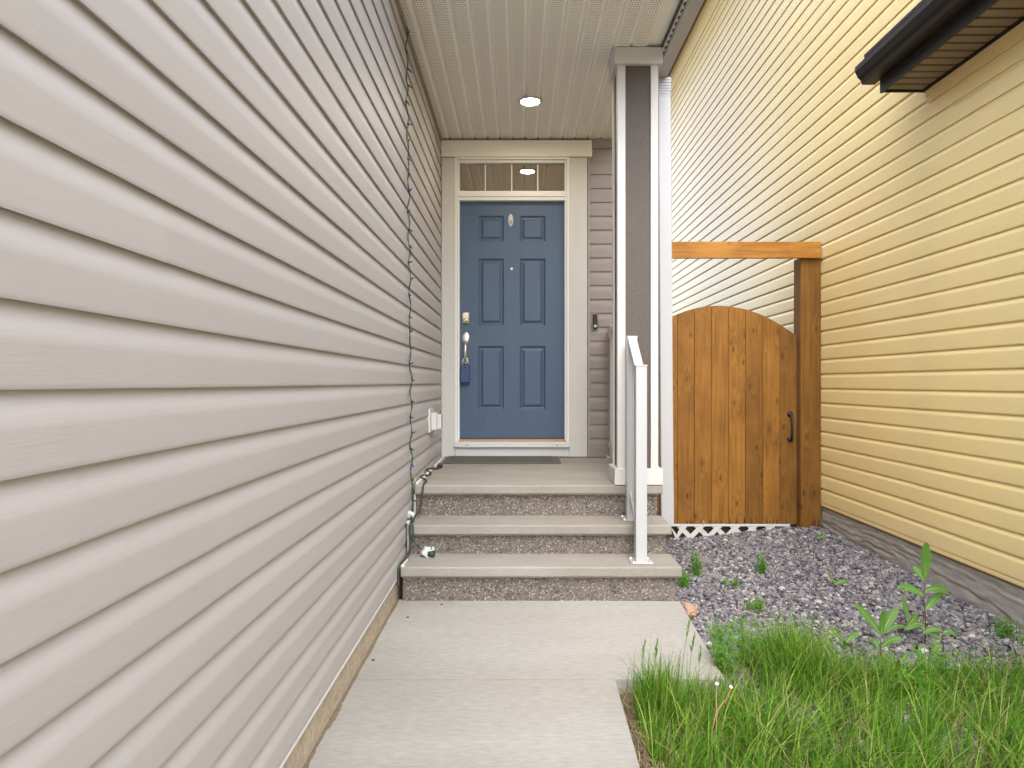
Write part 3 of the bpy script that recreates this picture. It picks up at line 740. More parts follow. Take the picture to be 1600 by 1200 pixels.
# dark eave with gutter over the near part
ey0, ey1 = -2.2, 4.06
eave = bx('eave', 'dark', nb, 2.165, XR - .001, ey0, ey1 - .012, 2.962, 2.985, 0)
y = ey1 - .02; 
slm = MB().box(0, XR - .004 - 2.168, -.060, 0, -.012, 0, .003).mesh('soffit_slat', 'dark_soffit')
while y > 1.2:
    place('soffit_slat', slm, eave, (2.168, y, 2.961)); y -= .08
bx('fascia', 'dark', nb, 2.148, 2.164, ey0, ey1, 2.935, 3.10, .002)
bx('fascia', 'dark', nb, 2.1645, XR - .001, ey1 - .011, ey1 + .003, 2.940, 3.05, .002)
MB().box(XR - .03, XR - .0005, ey0, ey1 - .012, 2.935, 2.9515).build('soffit_channel', 'dark', nb)
MB().prism([(2.147, 3.01), (2.07, 3.01), (2.062, 3.035), (2.045, 3.05), (2.028, 3.085), (2.028, 3.115), (2.036, 3.115), (2.147, 3.125)], 'y', ey0, 4.115).build('gutter', 'dark', nb)
bx('frieze_board', 'yellow_trim', nb, XR - .012, XR - .001, ey0, ey1 - .03, 2.862, 2.932, .003)
bx('frieze_board', 'yellow_trim', nb, XR - .022, XR - .0125, ey0, ey1 - .03, 2.900, 2.933, .002)
MB().prism([(2.04, 3.13), (XR + .3, 3.13), (6.0, 4.9), (6.0, 5.0), (2.04, 3.15)], 'y', ey0 - .1, 4.03).build('garage_roof', 'shingle', nb)

# ------------------------------------------------------------------ gate
DG = F / 193.0
gs = 193.0
frame_g = tag(empty('gate_frame', (1.6, DG, 0)), 'stained wooden gate frame with tall post and top beam', 'gate frame')
bx('post', 'wood', frame_g, (1245.5 - VX) / gs, (1277.0 - VX) / gs, DG - .07, DG + .07, -.1, fz(403, DG - .04), .004)
bx('post', 'wood', frame_g, 1.10, 1.14, DG - .05, DG + .06, -.1, fz(403, DG - .04), .004)
bx('top_beam', 'wood_x', frame_g, 1.10, fx(1281, DG - .08), DG - .108, DG - .071, fz(403, DG - .108), fz(377.5, DG - .108), .003)
gate = tag(empty('wooden_gate', (1.63, DG, .06)), 'brown stained wooden gate of vertical boards with an arched top', 'gate')
edges = [1.0076 + .1381 * i + (R.uniform(-.002, .002) if 0 < i < 9 else 0) for i in range(10)]
zbot = fz(819, DG)
def arch(x): return fz(478, DG) - .00317 * gs * (x - 1.617) ** 2
for i in range(1, 9):
    a, b_ = edges[i] + .0013, edges[i + 1] - .0013
    top = [(a + (b_ - a) * t / 5, arch(a + (b_ - a) * t / 5) + R.uniform(-.0006, .0006)) for t in range(6)]
    zb_ = zbot + R.uniform(-.004, .004); dy = R.uniform(-.002, .002)
    q = MB().prism([(a, zb_)] + [(b_, zb_)] + top[::-1], 'y', DG - .012 + dy, DG + .010 + dy)
    o = q.build('board', 'wood', gate)
    bv = o.modifiers.new('bevel', 'BEVEL'); bv.width = .0018; bv.segments = 1; bv.limit_method = 'ANGLE'
for z in (fz(545, DG), fz(775, DG)):
    bx('rail', 'wood_x', gate, 1.15, 2.24, DG + .014, DG + .052, z - .07, z + .07, .003)
# nail heads
nm = MB().disc((0, 0, 0), (0, -1, 0), [(.004, 0), (.004, .001), (.001, .0012)], 8).mesh('nail', 'black')
for i in range(1, 9):
    for z in (fz(543, DG), fz(778, DG)):
        for u in (.28, .75): place('nail', nm, gate, (edges[i] + u * .138, DG - .0135, z + R.uniform(-.01, .01)))
gh = fx(1233.5, DG)
hz0, hz1 = fz(686, DG), fz(647, DG)
hd = MB().tube([(gh, DG - .014, hz1), (gh, DG - .04, hz1 - .004), (gh + .002, DG - .052, hz1 - .03), (gh + .003, DG - .054, (hz0 + hz1) / 2), (gh + .002, DG - .052, hz0 + .03), (gh, DG - .04, hz0 + .004), (gh, DG - .014, hz0)],
               [.010, .010, .009, .0085, .009, .010, .010], 10).build('handle', 'black', gate)
for z in (hz0, hz1):
    MB().disc((gh, DG - .012, z), (0, -1, 0), [(.024, 0), (.024, .004), (.018, .012), (.010, .016), (.001, .016)], 20).build('handle_rosette', 'black', gate)

# lattice skirt under the gate
lat = tag(empty('lattice_skirt', (1.7, DG - .03, 0)), 'white plastic lattice strip along the bottom of the wooden gate', 'lattice')
LX0, LX1, LZ1 = 1.22, 2.185, zbot - .004
def lat_bot(x): return -.11
def strip(xc, sgn, yo):
    """45 degree strip clipped between the lattice top and bottom"""
    w = .026; hgt = LZ1 - lat_bot(0)
    poly = [(xc - w, lat_bot(0)), (xc + w, lat_bot(0)), (xc + w + sgn * hgt, LZ1), (xc - w + sgn * hgt, LZ1)]
    poly = [(min(max(x, LX0), LX1), z) for x, z in poly]
    if abs(poly[1][0] - poly[0][0]) + abs(poly[2][0] - poly[3][0]) < .01: return
    MB().prism(poly, 'y', DG - .036 + yo, DG - .032 + yo).build('lattice_strip', 'white_plastic', lat)
x = LX0 - .2
while x < LX1 + .05:
    if LX0 - .18 < x < LX1: strip(x, 1, 0.0)
    if LX0 < x < LX1 + .18: strip(x + .02, -1, .0045)
    x += .142
bx('lattice_edge', 'white_plastic', lat, LX0, LX1, DG - .0375, DG - .0275, LZ1 - .006, LZ1 + .012, .001)
bx('shade_backing', 'soil', lat, 1.0, 2.2, DG + .06, DG + .08, -.12, zbot - .02, 0)  # dark sheet put in for the shade behind the lattice

# ------------------------------------------------------------------ small things on the walls
cl = tag(empty('ceiling_light', (fx(828, 5.09), 5.09, ZSOF)), 'lit round recessed light in the porch ceiling', 'light')
lc = Vector((fx(828.5, 5.09), 5.09, ZSOF - .001))
MB().disc(lc, (0, 0, -1), [(.088, 0), (.087, .006), (.074, .010), (.068, .006), (.067, .002)], 40).build('trim_ring', 'white', cl)
MB().disc(lc - Vector((0, 0, .0025)), (0, 0, -1), [(.0665, 0), (.0665, .0012), (.001, .003)], 40).build('lens', 'lamp', cl)
for a in (-.05, .05): bx('spring_clip', 'brass', cl, lc.x + a - .006, lc.x + a + .006, lc.y - .088, lc.y - .07, ZSOF - .006, ZSOF - .001, 0)

db = tag(empty('video_doorbell', (fx(929.5), DW, fz(503))), 'slim black video doorbell with white button beside the door', 'doorbell')
bx('doorbell_body', 'black', db, fx(925.8), fx(933), DW - .032, DW - .001, fz(514.5), fz(491), .006)
MB().disc((fx(929.4), DW - .032, fz(510)), (0, -1, 0), [(.0125, 0), (.0125, .002), (.010, .004), (.001, .004)], 20).build('button', 'white_plastic', db)
MB().disc((fx(929.4), DW - .032, fz(495)), (0, -1, 0), [(.010, 0), (.010, .002), (.006, .003), (.001, .001)], 20).build('lens', 'cord', db)
bx('wedge_mount', 'flash', db, fx(925.2), fx(933.4), DW - .012, DW - .0005, fz(516), fz(490), .002)

oc = tag(empty('outlet_cover', (XL, 5.3, .9)), 'small white outdoor outlet cover on the beige siding near the door', 'outlet')
bx('flange', 'white_plastic', oc, XL - .012, XL + .012, 5.06, 5.26, .845, 1.02, .004)
bx('cover_box', 'white_plastic', oc, XL + .0125, XL + .055, 5.09, 5.23, .86, .99, .006)
bx('cover_lid', 'white_plastic', oc, XL + .056, XL + .088, 5.10, 5.22, .868, .978, .006)

mt = tag(bx('doormat', 'mat', None, fx(692, 5.4) - .003, fx(876.5, 5.4), 5.385, 5.845, Z3 + .001, Z3 + .013, .004), 'dark grey fibre doormat in front of the blue door', 'doormat')
q = MB()
for k in range(40):
    xx = fx(692, 5.4) + .03 + k * .0215
    q.box(xx, xx + .012, 5.40, 5.83, Z3 + .0125, Z3 + .017, .002)
q.build('mat_ribs', 'mat', mt)

# ------------------------------------------------------------------ string lights and cords
sl = tag(empty('string_lights', (XL + .02, 4.2, Z2)), 'green wire of small coloured bulbs hanging down the beige wall', 'string lights')
line = []
for i in range(90):
    t = i / 89
    z = ZSOF - .05 + (Z2 + .06 - (ZSOF - .05)) * t
    y = 3.93 + .22 * t ** .8 + .012 * math.sin(i * .9) + .01 * math.sin(i * .31)
    line.append((XL + .018 + .005 * math.sin(i * 1.3), y, z))
line2 = [(x + .007 * math.cos(i * 1.1), y + .009 * math.sin(i * .8 + 1), z) for i, (x, y, z) in enumerate(line)]
MB().tube(line, .0024, 6).build('wire', 'wire', sl); MB().tube(line2, .002, 6).build('wire', 'wire', sl)
cols_b = ['green', 'gold', 'blue', 'red', 'green', 'blue', 'gold', 'green', 'red', 'blue']
sock = MB().tube([(0, 0, 0), (0, 0, .022)], [.0055, .0048], 8).mesh('socket', 'wire')
bulbs = {c_: MB().tube([(0, 0, .021), (0, 0, .030), (0, 0, .040), (0, 0, .046)], [.004, .0045, .003, .0006], 8).mesh('bulb', 'bulb_' + c_) for c_ in ('red', 'blue', 'gold', 'green')}
for i in range(28):
    t = (i + .4) / 28; p = Vector(line[int(t * 89)])
    s_ = 1 if R.random() < .55 else -1
    d_ = Vector((.35 + .3 * R.random(), s_, R.uniform(-.5, .4))).normalized()
    e = d_.to_track_quat('Z', 'Y').to_euler()
    so = place('socket', sock, sl, p, e)
    place('bulb', bulbs[cols_b[i % 10]], so, p, e)

def smooth_path(pts, n=8):
    pts = [Vector(p) for p in pts]; out = []
    for i in range(len(pts) - 1):
        p0, p1, p2, p3 = pts[max(i - 1, 0)], pts[i], pts[i + 1], pts[min(i + 2, len(pts) - 1)]
        for k in range(n):
            t = k / n
            out.append(.5 * ((2 * p1) + (p2 - p0) * t + (2 * p0 - 5 * p1 + 4 * p2 - p3) * t * t + (3 * p1 - p0 - 3 * p2 + p3) * t ** 3))
    return out + [pts[-1]]
ec = tag(empty('extension_cord', (-.62, 4.7, Z3)), 'dark extension cord snaking down the left edge of the concrete steps', 'cord')
zz = Z3 + .007
MB().tube(smooth_path([(-.585, 5.12, zz + .004), (-.598, 5.04, zz), (-.64, 4.94, zz + .012), (-.655, 4.86, zz + .014), (-.615, 4.80, zz), (-.615, 4.70, zz), (-.648, 4.58, zz + .01), (-.640, 4.50, zz + .01), (-.598, 4.44, zz), (-.592, 4.34, zz),
                       (-.594, 4.268, zz - .002), (-.600, 4.258, Z3 - .06), (-.612, 4.24, Z3 - .14), (-.634, 4.18, Z2 + .02), (-.640, 4.08, Z2 + .012), (-.636, 4.012, Z2 + .006), (-.636, 4.008, Z2 - .05), (-.634, 3.99, Z1 + .05),
                       (-.640, 3.90, Z1 + .02), (-.648, 3.80, Z1 + .016), (-.660, 3.752, Z1 - .005), (-.657, 3.75, Z1 - .07), (-.662, 3.75, .145), (-.655, 3.74, .10)]), .0058, 8).build('cable', 'cord', ec)
bx('plug', 'black', ec, -.606, -.570, 5.10, 5.16, Z3 + .002, Z3 + .034, .008)
ad = tag(empty('power_adapter', (-.55, 4.03, Z1)), 'white plug adapter with dark green plug on the lowest step', 'adapter')
o = MB().box(-.030, .030, -.022, .022, 0, .05, .006).mesh('adapter_body', 'white_plastic')
place('adapter_body', o, ad, (-.548, 3.985, Z1 + .006), (0, math.radians(38), .3))
MB().tube([(-.522, 3.98, Z1 + .02), (-.490, 3.97, Z1 + .02)], [.018, .017], 14).build('green_plug', 'wire', ad)
for dx in (.0, .022): bx('prong_cap', 'white_plastic', ad, -.530 + dx, -.515 + dx, 3.995, 4.01, Z1 + .035, Z1 + .055, .003)
MB().tube(smooth_path([(-.565, 3.99, Z1 + .045), (-.59, 4.0, Z1 + .06), (-.61, 4.002, Z1 + .085), (-.63, 4.005, Z1 + .10)]), .0045, 8).build('lead', 'cord', ad)
cn = tag(empty('plug_connector', (-.64, 4.06, Z2)), 'small white plug connector on the middle step against the siding', 'connector')
o = MB().box(-.022, .022, -.016, .016, -.018, .018, .005).mesh('connector_body', 'white_plastic')
place('connector_body', o, cn, (-.648, 4.10, Z2 + .045), (.4, .5, .2))
bx('connector_cap', 'white_plastic', cn, -.662, -.640, 4.035, 4.062, Z2 + .002, Z2 + .022, .004)
MB().tube([(-.640, 4.09, Z2 + .03), (-.625, 4.07, Z2 + .012)], .007, 8).build('plug_tip', 'wire', cn)
MB().tube(smooth_path([(-.64, 4.14, Z2 + .07), (-.640, 4.07, Z2 + .03), (-.625, 4.02, Z2 + .012), (-.618, 4.008, Z2 - .03), (-.622, 4.0, Z1 + .08)]), .005, 8).build('lead', 'wire', cn)

# ------------------------------------------------------------------ gravel bed
rng = np.random.default_rng(5)
def ico():
    bm = bmesh.new(); bmesh.ops.create_icosphere(bm, subdivisions=1, radius=1); bm.verts.index_update()
    v = np.array([x.co[:] for x in bm.verts]); f = np.array([[y.index for y in x.verts] for x in bm.faces]); bm.free(); return v, f
IV, IF = ico()
def rnd_rot(n):
    q = rng.normal(size=(n, 4)); q /= np.linalg.norm(q, axis=1)[:, None]; w, x, y, z = q.T
    return np.stack([1 - 2 * (y * y + z * z), 2 * (x * y - z * w), 2 * (x * z + y * w), 2 * (x * y + z * w), 1 - 2 * (x * x + z * z), 2 * (y * z - x * w),
                     2 * (x * z - y * w), 2 * (y * z + x * w), 1 - 2 * (x * x + y * y)], 1).reshape(n, 3, 3)
def in_bed(x, y):
    left = np.where(y < D1, .86 + .05 * (y - YJ) / 1.0 + .005, np.where(y < D3, .885, .885))
    return (x > left) & (x < XR + .0) & (y < DG - .02) & (y > 2.2)
P = []
n0 = 32000
x = rng.uniform(.85, XR + .02, n0); y = rng.uniform(2.3, DG + .02, n0); ok = in_bed(x, y); x, y = x[ok], y[ok]
n = len(x)
r = np.clip(rng.lognormal(math.log(.0108), .36, n), .005, .023)
z = np.array([gz(a, b) for a, b in zip(x, y)]) + rng.uniform(-.012, .010, n)
loc = np.stack([x, y, z], 1)
sc = r[:, None] * rng.uniform(.55, 1.25, (n, 3))
v = IV[None] * (1 + rng.uniform(-.28, .22, (n, 12, 1)))
v = np.einsum('nij,nkj->nki', rnd_rot(n), v * sc[:, None, :]); v[:, :, 2] *= .85
v = v + loc[:, None]
f = IF[None] + (np.arange(n) * 12)[:, None, None]
gravel = place('gravel', np_mesh('gravel', v.reshape(-1, 3), f.reshape(-1, 3), 'gravel')); tag(gravel, 'grey crushed gravel bed between the walkway and yellow house', 'gravel', kind='stuff')

def rock(name, c, s, seed, label):
    bm = bmesh.new(); bmesh.ops.create_icosphere(bm, subdivisions=3, radius=1)
    for v_ in bm.verts:
        d_ = 1 + .25 * mnoise.noise(v_.co * 1.6 + Vector((seed, 0, 0))) + .06 * mnoise.noise(v_.co * 6)
        v_.co = Vector((v_.co.x * s[0], v_.co.y * s[1], v_.co.z * s[2])) * d_
    me = bpy.data.meshes.new(name); bm.to_mesh(me); bm.free(); me.materials.append(M['stone'])
    return tag(place(name, me, None, c), label, 'stone')
rock('stone', (.925, 3.70, -.018), (.038, .085, .035), 2.0, 'flat pinkish brown stone at the walkway corner by the lowest step')

# ------------------------------------------------------------------ grass
def blades(n, xf, yf, hmin, hmax, width, lean, seed, nc=0):
    g = np.random.default_rng(seed); x = xf(g, n); y = yf(g, n, x)
    if nc:
        cxs = xf(g, nc); cys = yf(g, nc, cxs); ci = g.integers(0, nc, n); far = g.random(n) < .25
        x = np.where(far, x, np.clip(cxs[ci] + g.normal(0, .03, n), .44, 2.41)); y = np.where(far, y, np.minimum(cys[ci] + g.normal(0, .03, n), 2.76))
    h = g.uniform(hmin, hmax, n) * g.uniform(.7, 1.0, n)
    if seed < 10: h = h * (1 - .5 * np.clip((y - 2.25) / .45, 0, 1))
    az = g.uniform(0, 2 * math.pi, n); le = np.abs(g.normal(lean, .28, n))
    if nc:
        h = h * g.uniform(.6, 1.3, nc)[ci]; az = np.where(g.random(n) < .6, g.uniform(-1.2, 1.2, nc)[ci] + g.normal(0, .5, n), az)
    w = width * g.uniform(.6, 1.3, n); z0 = np.array([gz(a, b) for a, b in zip(x, y)]) - .012
    dx, dy = np.cos(az), np.sin(az); wa = az + math.pi / 2 + g.uniform(-.8, .8, n); wx, wy = np.cos(wa), np.sin(wa)
    K = 5; V = np.zeros((n, K * 2, 3))
    for k in range(K):
        t = k / (K - 1); ww = w * (1 - t ** 1.6 * .93)
        bend = le * h * (t ** 2.0); zz_ = h * t * (1 - .28 * np.clip(le, 0, 1.5) * t)
        cx_, cy_, cz_ = x + dx * bend, y + dy * bend, z0 + zz_
        V[:, k * 2] = np.stack([cx_ - wx * ww, cy_ - wy * ww, cz_], 1); V[:, k * 2 + 1] = np.stack([cx_ + wx * ww, cy_ + wy * ww, cz_], 1)
    Fq = np.array([[2 * k, 2 * k + 1, 2 * k + 3, 2 * k + 2] for k in range(K - 1)])
    return V.reshape(-1, 3), (Fq[None] + (np.arange(n) * K * 2)[:, None, None]).reshape(-1, 4)
def cat(parts):
    vs, fs, k = [], [], 0
    for v_, f_ in parts: vs.append(v_); fs.append(f_ + k); k += len(v_)
    return np.concatenate(vs), np.concatenate(fs)
parts = []
# main lawn strip, nearer than the end of the upper slab
parts.append(blades(11500, lambda g, n: g.uniform(.445, 2.40, n), lambda g, n, x: g.uniform(1.45, 2.74, n), .10, .33, .0026, .55, 1, 330))
parts.append(blades(800, lambda g, n: g.uniform(.46, .86, n), lambda g, n, x: g.uniform(2.45, 2.76, n), .14, .36, .0018, .4, 2))
# taller clumps beside the slab and in the gravel edge
def clump(cx_, cy_, rx, ry, n, h0, h1, seed, lean=.4, w=.002):
    return blades(n, lambda g, m: g.normal(cx_, rx, m), lambda g, m, x: g.normal(cy_, ry, m), h0, h1, w, lean, seed)
parts.append(clump(1.16, 2.82, .09, .10, 1100, .14, .36, 11, .55)); parts.append(clump(1.20, 2.98, .07, .07, 800, .14, .32, 12, .6))
parts.append(clump(1.42, 2.75, .16, .07, 1200, .08, .22, 13, .6, .0026)); parts.append(clump(1.75, 2.66, .25, .09, 700, .08, .20, 14, .8, .0026))
parts.append(clump(2.15, 2.68, .18, .12, 800, .08, .22, 15, .7, .0026)); parts.append(clump(.53, 2.55, .04, .08, 500, .16, .32, 16, .25))
parts.append(clump(2.30, 3.18, .04, .08, 60, .06, .17, 17))
gvv, gff = cat(parts)
keep = None
grass = place('grass', np_mesh('grass', gvv, gff, 'grass', True)); tag(grass, 'long uncut green grass along the edge of the walkway', 'grass', kind='stuff')
# thatch of dead stems between slab and lawn
tv, tf = blades(2600, lambda g, n: g.uniform(.40, .56, n), lambda g, n, x: g.uniform(1.5, 2.78, n), .02, .06, .0016, 1.3, 31)
M['thatch'] = mat('dead_thatch', (.27, .205, .115), .9, island=.45)
tv2, tf2 = blades(1500, lambda g, n: g.uniform(.5, 2.4, n), lambda g, n, x: g.uniform(1.6, 2.85, n), .05, .26, .0016, 1.1, 32)
tv3, tf3 = blades(1600, lambda g, n: g.uniform(.86, 2.4, n), lambda g, n, x: g.uniform(2.5, 2.95, n), .02, .07, .0018, 1.6, 33)
tv, tf = cat([(tv, tf), (tv2, tf2), (tv3, tf3)])
tag(place('dead_grass', np_mesh('dead_grass', tv, tf, 'thatch', True)), 'brown dead grass thatch at the edge of the lower slab', 'grass', kind='stuff')

# seed-head grass stalks standing above the lawn
def seed_stalk(x, y, h, lean, az, idx, label):
    b0 = Vector((x, y, gz(x, y) - .01)); t_ = tag(empty('grass_stalk', b0), label, 'grass stalk', 'seed stalks at the slab edge')
    dirv = Vector((math.cos(az), math.sin(az), 0))
    pts = [b0 + dirv * (lean * h * (k / 8) ** 2) + Vector((0, 0, h * k / 8)) for k in range(9)]
    MB().tube(pts, [.0016 - .0009 * k / 8 for k in range(9)], 5).build('stem', 'grass', t_)
    q = MB(); rr = random.Random(idx)
    for k in range(26):
        u = .72 + .28 * k / 25; p = b0 + dirv * (lean * h * u * u) + Vector((0, 0, h * u))
        d_ = Vector((rr.uniform(-1, 1), rr.uniform(-1, 1), 2.2)).normalized() * .022 * (1.25 - (u - .72) * 2.6)
        q.tube([p, p + d_ * .6, p + d_], [.0006, .0016, .0003], 4)
    q.build('seed_head', 'feather', t_)
for i, (px, py0, py1, d) in enumerate(((1062, 1062, 965, 2.74), (1020, 1062, 1008, 2.72), (997, 1064, 1006, 2.70), (1073, 1060, 1000, 2.76), (1088, 1062, 1018, 2.72), (1200, 1040, 985, 2.85))):
    p = at(px, py0, d)
    names = ['tallest grass seed stalk in front of the upper slab', 'seed stalk second from left at the slab edge', 'leftmost grass seed stalk standing before the upper slab',
             'bent seed stalk just right of the tallest one', 'short seed stalk near the right corner of the slab', 'grass seed stalk beside the feathery weed over gravel']
    seed_stalk(p.x, d - .02, (py0 - py1) * d / F + .10, .12, R.uniform(-.5, .9), i, names[i])

# ------------------------------------------------------------------ weeds
def leaf_mesh(L, wd, curl, seed, roll=0.0):
    rr = random.Random(seed); n = 18; vs = []; fs = []
    for i in range(n + 1):
        t = i / n; w = wd * (math.sin(math.pi * min(t ** .9, 1)) ** .7 * (.5 + .5 * t) + .10 * (1 - t))
        if i % 2: w *= .74
        if i == n: w = .0004
        zc = L * .9 * t - curl * L * t * t * .6; yc = L * (.25 * t + curl * .55 * t * t)
        ty, tz = .25 + curl * 1.1 * t, .9 - curl * 1.2 * t; ln = math.hypot(ty, tz); ny_, nz2 = -tz / ln, ty / ln
        cr, sr = math.cos(roll), math.sin(roll); ux, uy, uz = cr, sr * ny_, sr * nz2
        fx_, fy_, fz_ = -sr * .25, cr * ny_ * .25, cr * nz2 * .25
        vs += [(-w * ux + w * fx_, yc - w * uy + w * fy_, zc - w * uz + w * fz_), (0, yc, zc), (w * ux + w * fx_, yc + w * uy + w * fy_, zc + w * uz + w * fz_)]
    for i in range(n):
        for k in range(2): fs.append((i * 3 + k, i * 3 + k + 1, i * 3 + k + 4, i * 3 + k + 3))
    me = bpy.data.meshes.new('leaf'); me.from_pydata(vs, [], fs); me.materials.append(M['leaf'])
    for p in me.polygons: p.use_smooth = True
    me.update()
    rib = MB().tube([(0, L * (.25 * t + curl * .55 * t * t) - .0008, L * .9 * t - curl * L * t * t * .6 + .0006) for t in [k / 8 * .92 for k in range(9)]], [.0018 - .0016 * k / 8 for k in range(9)], 5).mesh('midrib', 'leaf_rib')
    return me, rib
def weed(px, py, d, h, leaves, label, name='broadleaf_weed', stem_r=.0035):
    p = at(px, py, d); g = Vector((p.x, d, gz(p.x, d) - .01))
    t_ = tag(empty(name, g), label, 'weed', 'weeds growing in the gravel')
    MB().tube([g, g + Vector((.004, 0, h * .35)), g + Vector((-.003, .002, h * .7)), g + Vector((0, 0, h))], [stem_r, stem_r * .9, stem_r * .7, stem_r * .35], 7).build('stem', 'stem', t_)
    for i, (u, az, L, wd, curl, tilt) in enumerate(leaves):
        me_, rib = leaf_mesh(L, wd, curl, i + int(px), math.radians(58) * math.sin(math.radians(az)))
        rot = (math.radians(-tilt), 0, math.radians(az))
        o_ = place('leaf', me_, t_, g + Vector((0, 0, h * u)), rot)
        place('midrib', rib, o_, g + Vector((0, 0, h * u)), rot)
# az 0 = leaf falls toward +Y; 90 -> -X ; -90 -> +X ; 180 toward the camera
weed(1445, 1008, 3.17, .33, [(.98, 160, .20, .032, .1, -8), (.92, 60, .10, .022, .2, 10), (.72, 85, .16, .026, .35, 38), (.78, -88, .15, .026, .75, 40), (.52, -70, .17, .022, .2, 32), (.30, 95, .12, .022, .8, 40), (.95, -30, .10, .02, .3, 15)],
     'tallest broad leafed weed beside the yellow house foundation')
weed(1377, 1055, 2.88, .20, [(.95, 80, .19, .026, .12, 18), (.97, -75, .17, .025, .12, 16), (.95, 170, .14, .018, .08, -4), (.7, -110, .12, .022, .5, 18), (.6, 30, .08, .016, .3, 10)],
     'broad leafed weed with two upright leaves above the grass')
weed(1320, 1003, 3.18, .05, [(.9, 70, .12, .018, .2, 22), (.8, -80, .11, .020, .35, 24), (.6, 160, .06, .014, .4, 10)], 'small dark two leafed weed in gravel left of the upright weed')
weed(1420, 992, 3.28, .08, [(.9, 10, .15, .018, .1, 0), (.7, -60, .11, .018, .3, 26), (.6, 88, .15, .016, .8, 44), (.5, -120, .1, .018, .5, 20)], 'low weed cluster at the left foot of the tallest weed')
weed(1473, 1025, 3.06, .12, [(.95, 85, .11, .018, .8, 40), (.9, -85, .09, .016, .9, 44), (.6, 60, .09, .016, .5, 30), (.4, 95, .07, .02, .9, 50)], 'drooping weed right of the tallest weed in the gravel')
weed(1306, 898, 4.05, .03, [(.8, -80, .10, .018, .5, 38), (.8, 60, .09, .014, .2, 12), (.6, 150, .06, .012, .5, 30)], 'small weed in the middle of the gravel bed')
weed(1283, 835, 5.05, .03, [(.8, -60, .08, .016, .3, 20), (.8, 70, .09, .014, .3, 14), (.6, 160, .06, .014, .5, 20)], 'tiny weed beside the gate post and foundation')
weed(1400, 1052, 2.86, .06, [(.9, -70, .12, .013, .2, 26), (.9, 60, .11, .012, .2, 20), (.7, 170, .1, .014, .2, 8), (.6, 10, .12, .012, .1, 4)], 'low weed in the grass right of the upright two leafed weed')
weed(1440, 1062, 2.80, .06, [(.9, -20, .13, .014, .1, 8), (.9, 100, .11, .014, .4, 26), (.7, -110, .1, .014, .5, 28)], 'low pale weed at the grass edge below the drooping weed')

def feathery(px, py, d, h, spread, n, label, seed, cat_='weed', name='feathery_weed'):
    rr = random.Random(seed); p = at(px, py, d); g = Vector((p.x, d, gz(p.x, d) - .01))
    t_ = tag(empty(name, g), label, cat_, 'weeds growing in the gravel'); q = MB(); st = MB()
    for k in range(n):
        az = rr.uniform(0, 6.28); L = h * rr.uniform(.55, 1.0); out = spread * rr.uniform(.1, 1) ** .7
        tip = g + Vector((math.cos(az) * out, math.sin(az) * out, L)); mid = g + Vector((math.cos(az) * out * .7, math.sin(az) * out * .7, L * .45))
        path = smooth_path([g, mid, tip], 6); st.tube(path, [.002 - .0014 * i / (len(path) - 1) for i in range(len(path))], 4)
        for i in range(3, len(path)):
            for _ in range(6):
                c_ = path[i] + Vector((rr.uniform(-.012, .012), rr.uniform(-.012, .012), rr.uniform(-.012, .012)))
                dv = Vector((rr.gauss(0, 1), rr.gauss(0, 1), rr.gauss(.5, .7))).normalized() * rr.uniform(.014, .034)
                sd_ = dv.cross(Vector((rr.gauss(0, 1), rr.gauss(0, 1), rr.gauss(0, 1)))).normalized() * .0013
                q.add([c_ - sd_, c_ + sd_, c_ + dv * .6 + sd_ * .8, c_ + dv, c_ + dv * .6 - sd_ * .8], [(0, 1, 2, 3, 4)])
                for s2 in (-1, 1):
                    b2 = c_ + dv * .45; e2 = b2 + dv * .35 + sd_.normalized() * s2 * .009
                    q.add([b2, b2 + sd_ * 1.2, e2], [(0, 1, 2)])
    st.build('stem', 'feather', t_); q.build('foliage', 'feather', t_)
feathery(1132, 1048, 2.92, .24, .11, 22, 'bushy bright green feathery weed beside the walkway corner', 1)
feathery(1172, 1030, 3.0, .22, .09, 16, 'feathery weed between the bushy one and the grass tuft', 2)
feathery(1086, 878, 4.42, .17, .05, 8, 'tall feathery weed by the lattice near the downspout', 3)
feathery(1189, 880, 4.42, .13, .045, 7, 'small feathery weed in gravel below the lattice', 4)
feathery(1068, 898, 4.2, .10, .07, 7, 'low feathery weed beside the stair side', 5)
feathery(1180, 925, 3.75, .08, .07, 6, 'sparse small weed in gravel above the grass tuft', 6)
feathery(1141, 893, 4.2, .06, .07, 5, 'flat sparse weed in gravel between the feathery weeds', 7)
feathery(1570, 1000, 3.2, .10, .04, 5, 'little green sprout at the foot of the foundation', 8)
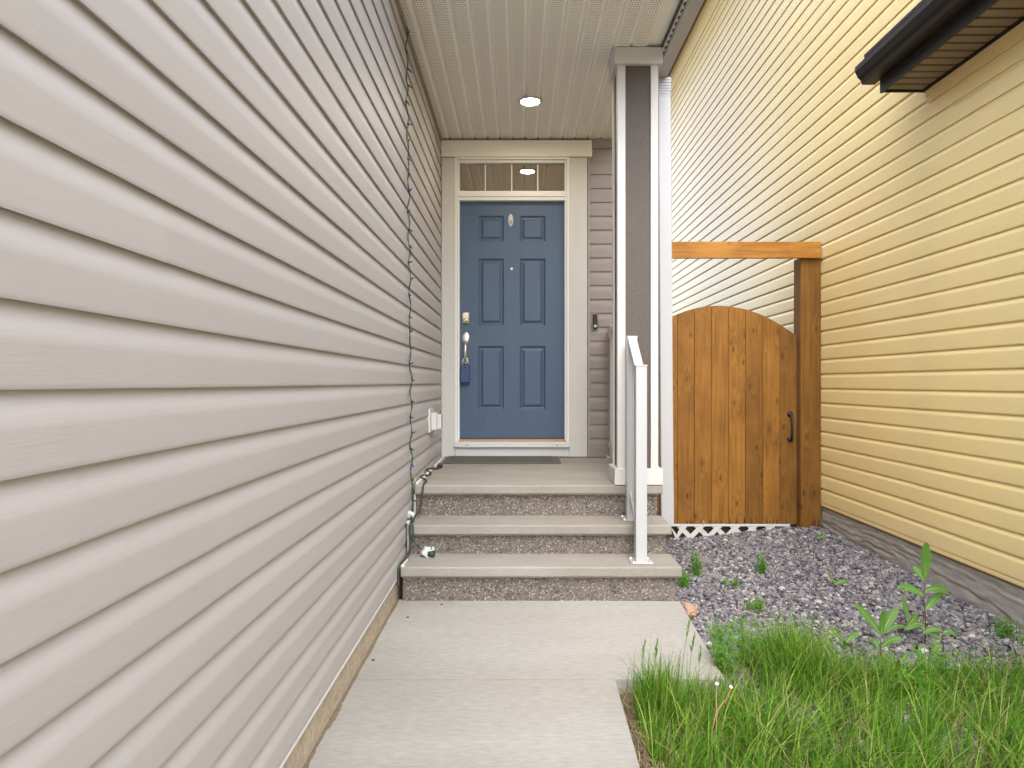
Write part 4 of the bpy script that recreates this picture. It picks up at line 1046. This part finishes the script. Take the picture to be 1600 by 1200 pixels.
feathery(1485, 1060, 2.75, .16, .14, 14, 'yellowish feathery weed in the grass near the right edge', 9)
feathery(1415, 1075, 2.70, .15, .12, 12, 'feathery weed in the grass below the low weeds', 10)

# tall thin stalk by the lattice
ts = tag(empty('grass_stalk', at(1094, 875, 4.45)), 'thin dry stalk with round tip standing before the lattice', 'grass stalk')
b0 = at(1094, 880, 4.45); b0.z = gz(b0.x, b0.y) - .01
MB().tube(smooth_path([b0, b0 + Vector((.003, 0, .12)), b0 + Vector((.012, 0, .26)), b0 + Vector((.022, 0, .36))]), .0018, 5).build('stem', 'dry', ts)
MB().disc(b0 + Vector((.022, 0, .355)), (0, 0, 1), [(.001, 0), (.007, .004), (.008, .009), (.004, .014), (.001, .015)], 8).build('seed_tip', 'dry', ts)
# dried dandelion stalks
ds_ = tag(empty('dry_stalk', (.62, 2.35, -.03)), 'forked dry brown dandelion stalk with white tips in front of the grass', 'dry stalk')
base = at(1114, 1190, 2.20); base.z = -.04
t1, t2 = at(1120, 1069, 2.20), at(1142, 1074, 2.19); fk = at(1117, 1108, 2.20)
st0 = at(1112, 1150, 2.20)
MB().tube(smooth_path([base, st0, at(1119, 1112, 2.2), at(1119, 1095, 2.2), t1]), .0024, 6).build('stem', 'dry', ds_)
MB().tube(smooth_path([base + Vector((.012, 0, 0)), at(1119, 1140, 2.2), at(1122, 1110, 2.2), at(1136, 1091, 2.195), t2]), .0024, 6).build('stem', 'dry', ds_)
for p in (t1, t2): MB().disc(p - Vector((0, 0, .004)), (0, 0, 1), [(.002, 0), (.006, .003), (.006, .007), (.001, .011)], 10).build('seed_tip', 'seedpuff', ds_)

# a few specks of debris on the slab
for (px, py) in ((637, 965), (583, 1032), (690, 945)):
    d = H * F / (py - VY); p = at(px, py, d)
    tag(MB().box(p.x - .006, p.x + .006, d - .004, d + .004, .0005, .005, .0015).build('debris_chip', 'black'), {637: 'tiny dark chip on the upper slab below the steps', 583: 'tiny dark chip on the slab near the foundation', 690: 'tiny dark chip on the slab close to the riser'}[px], 'debris')
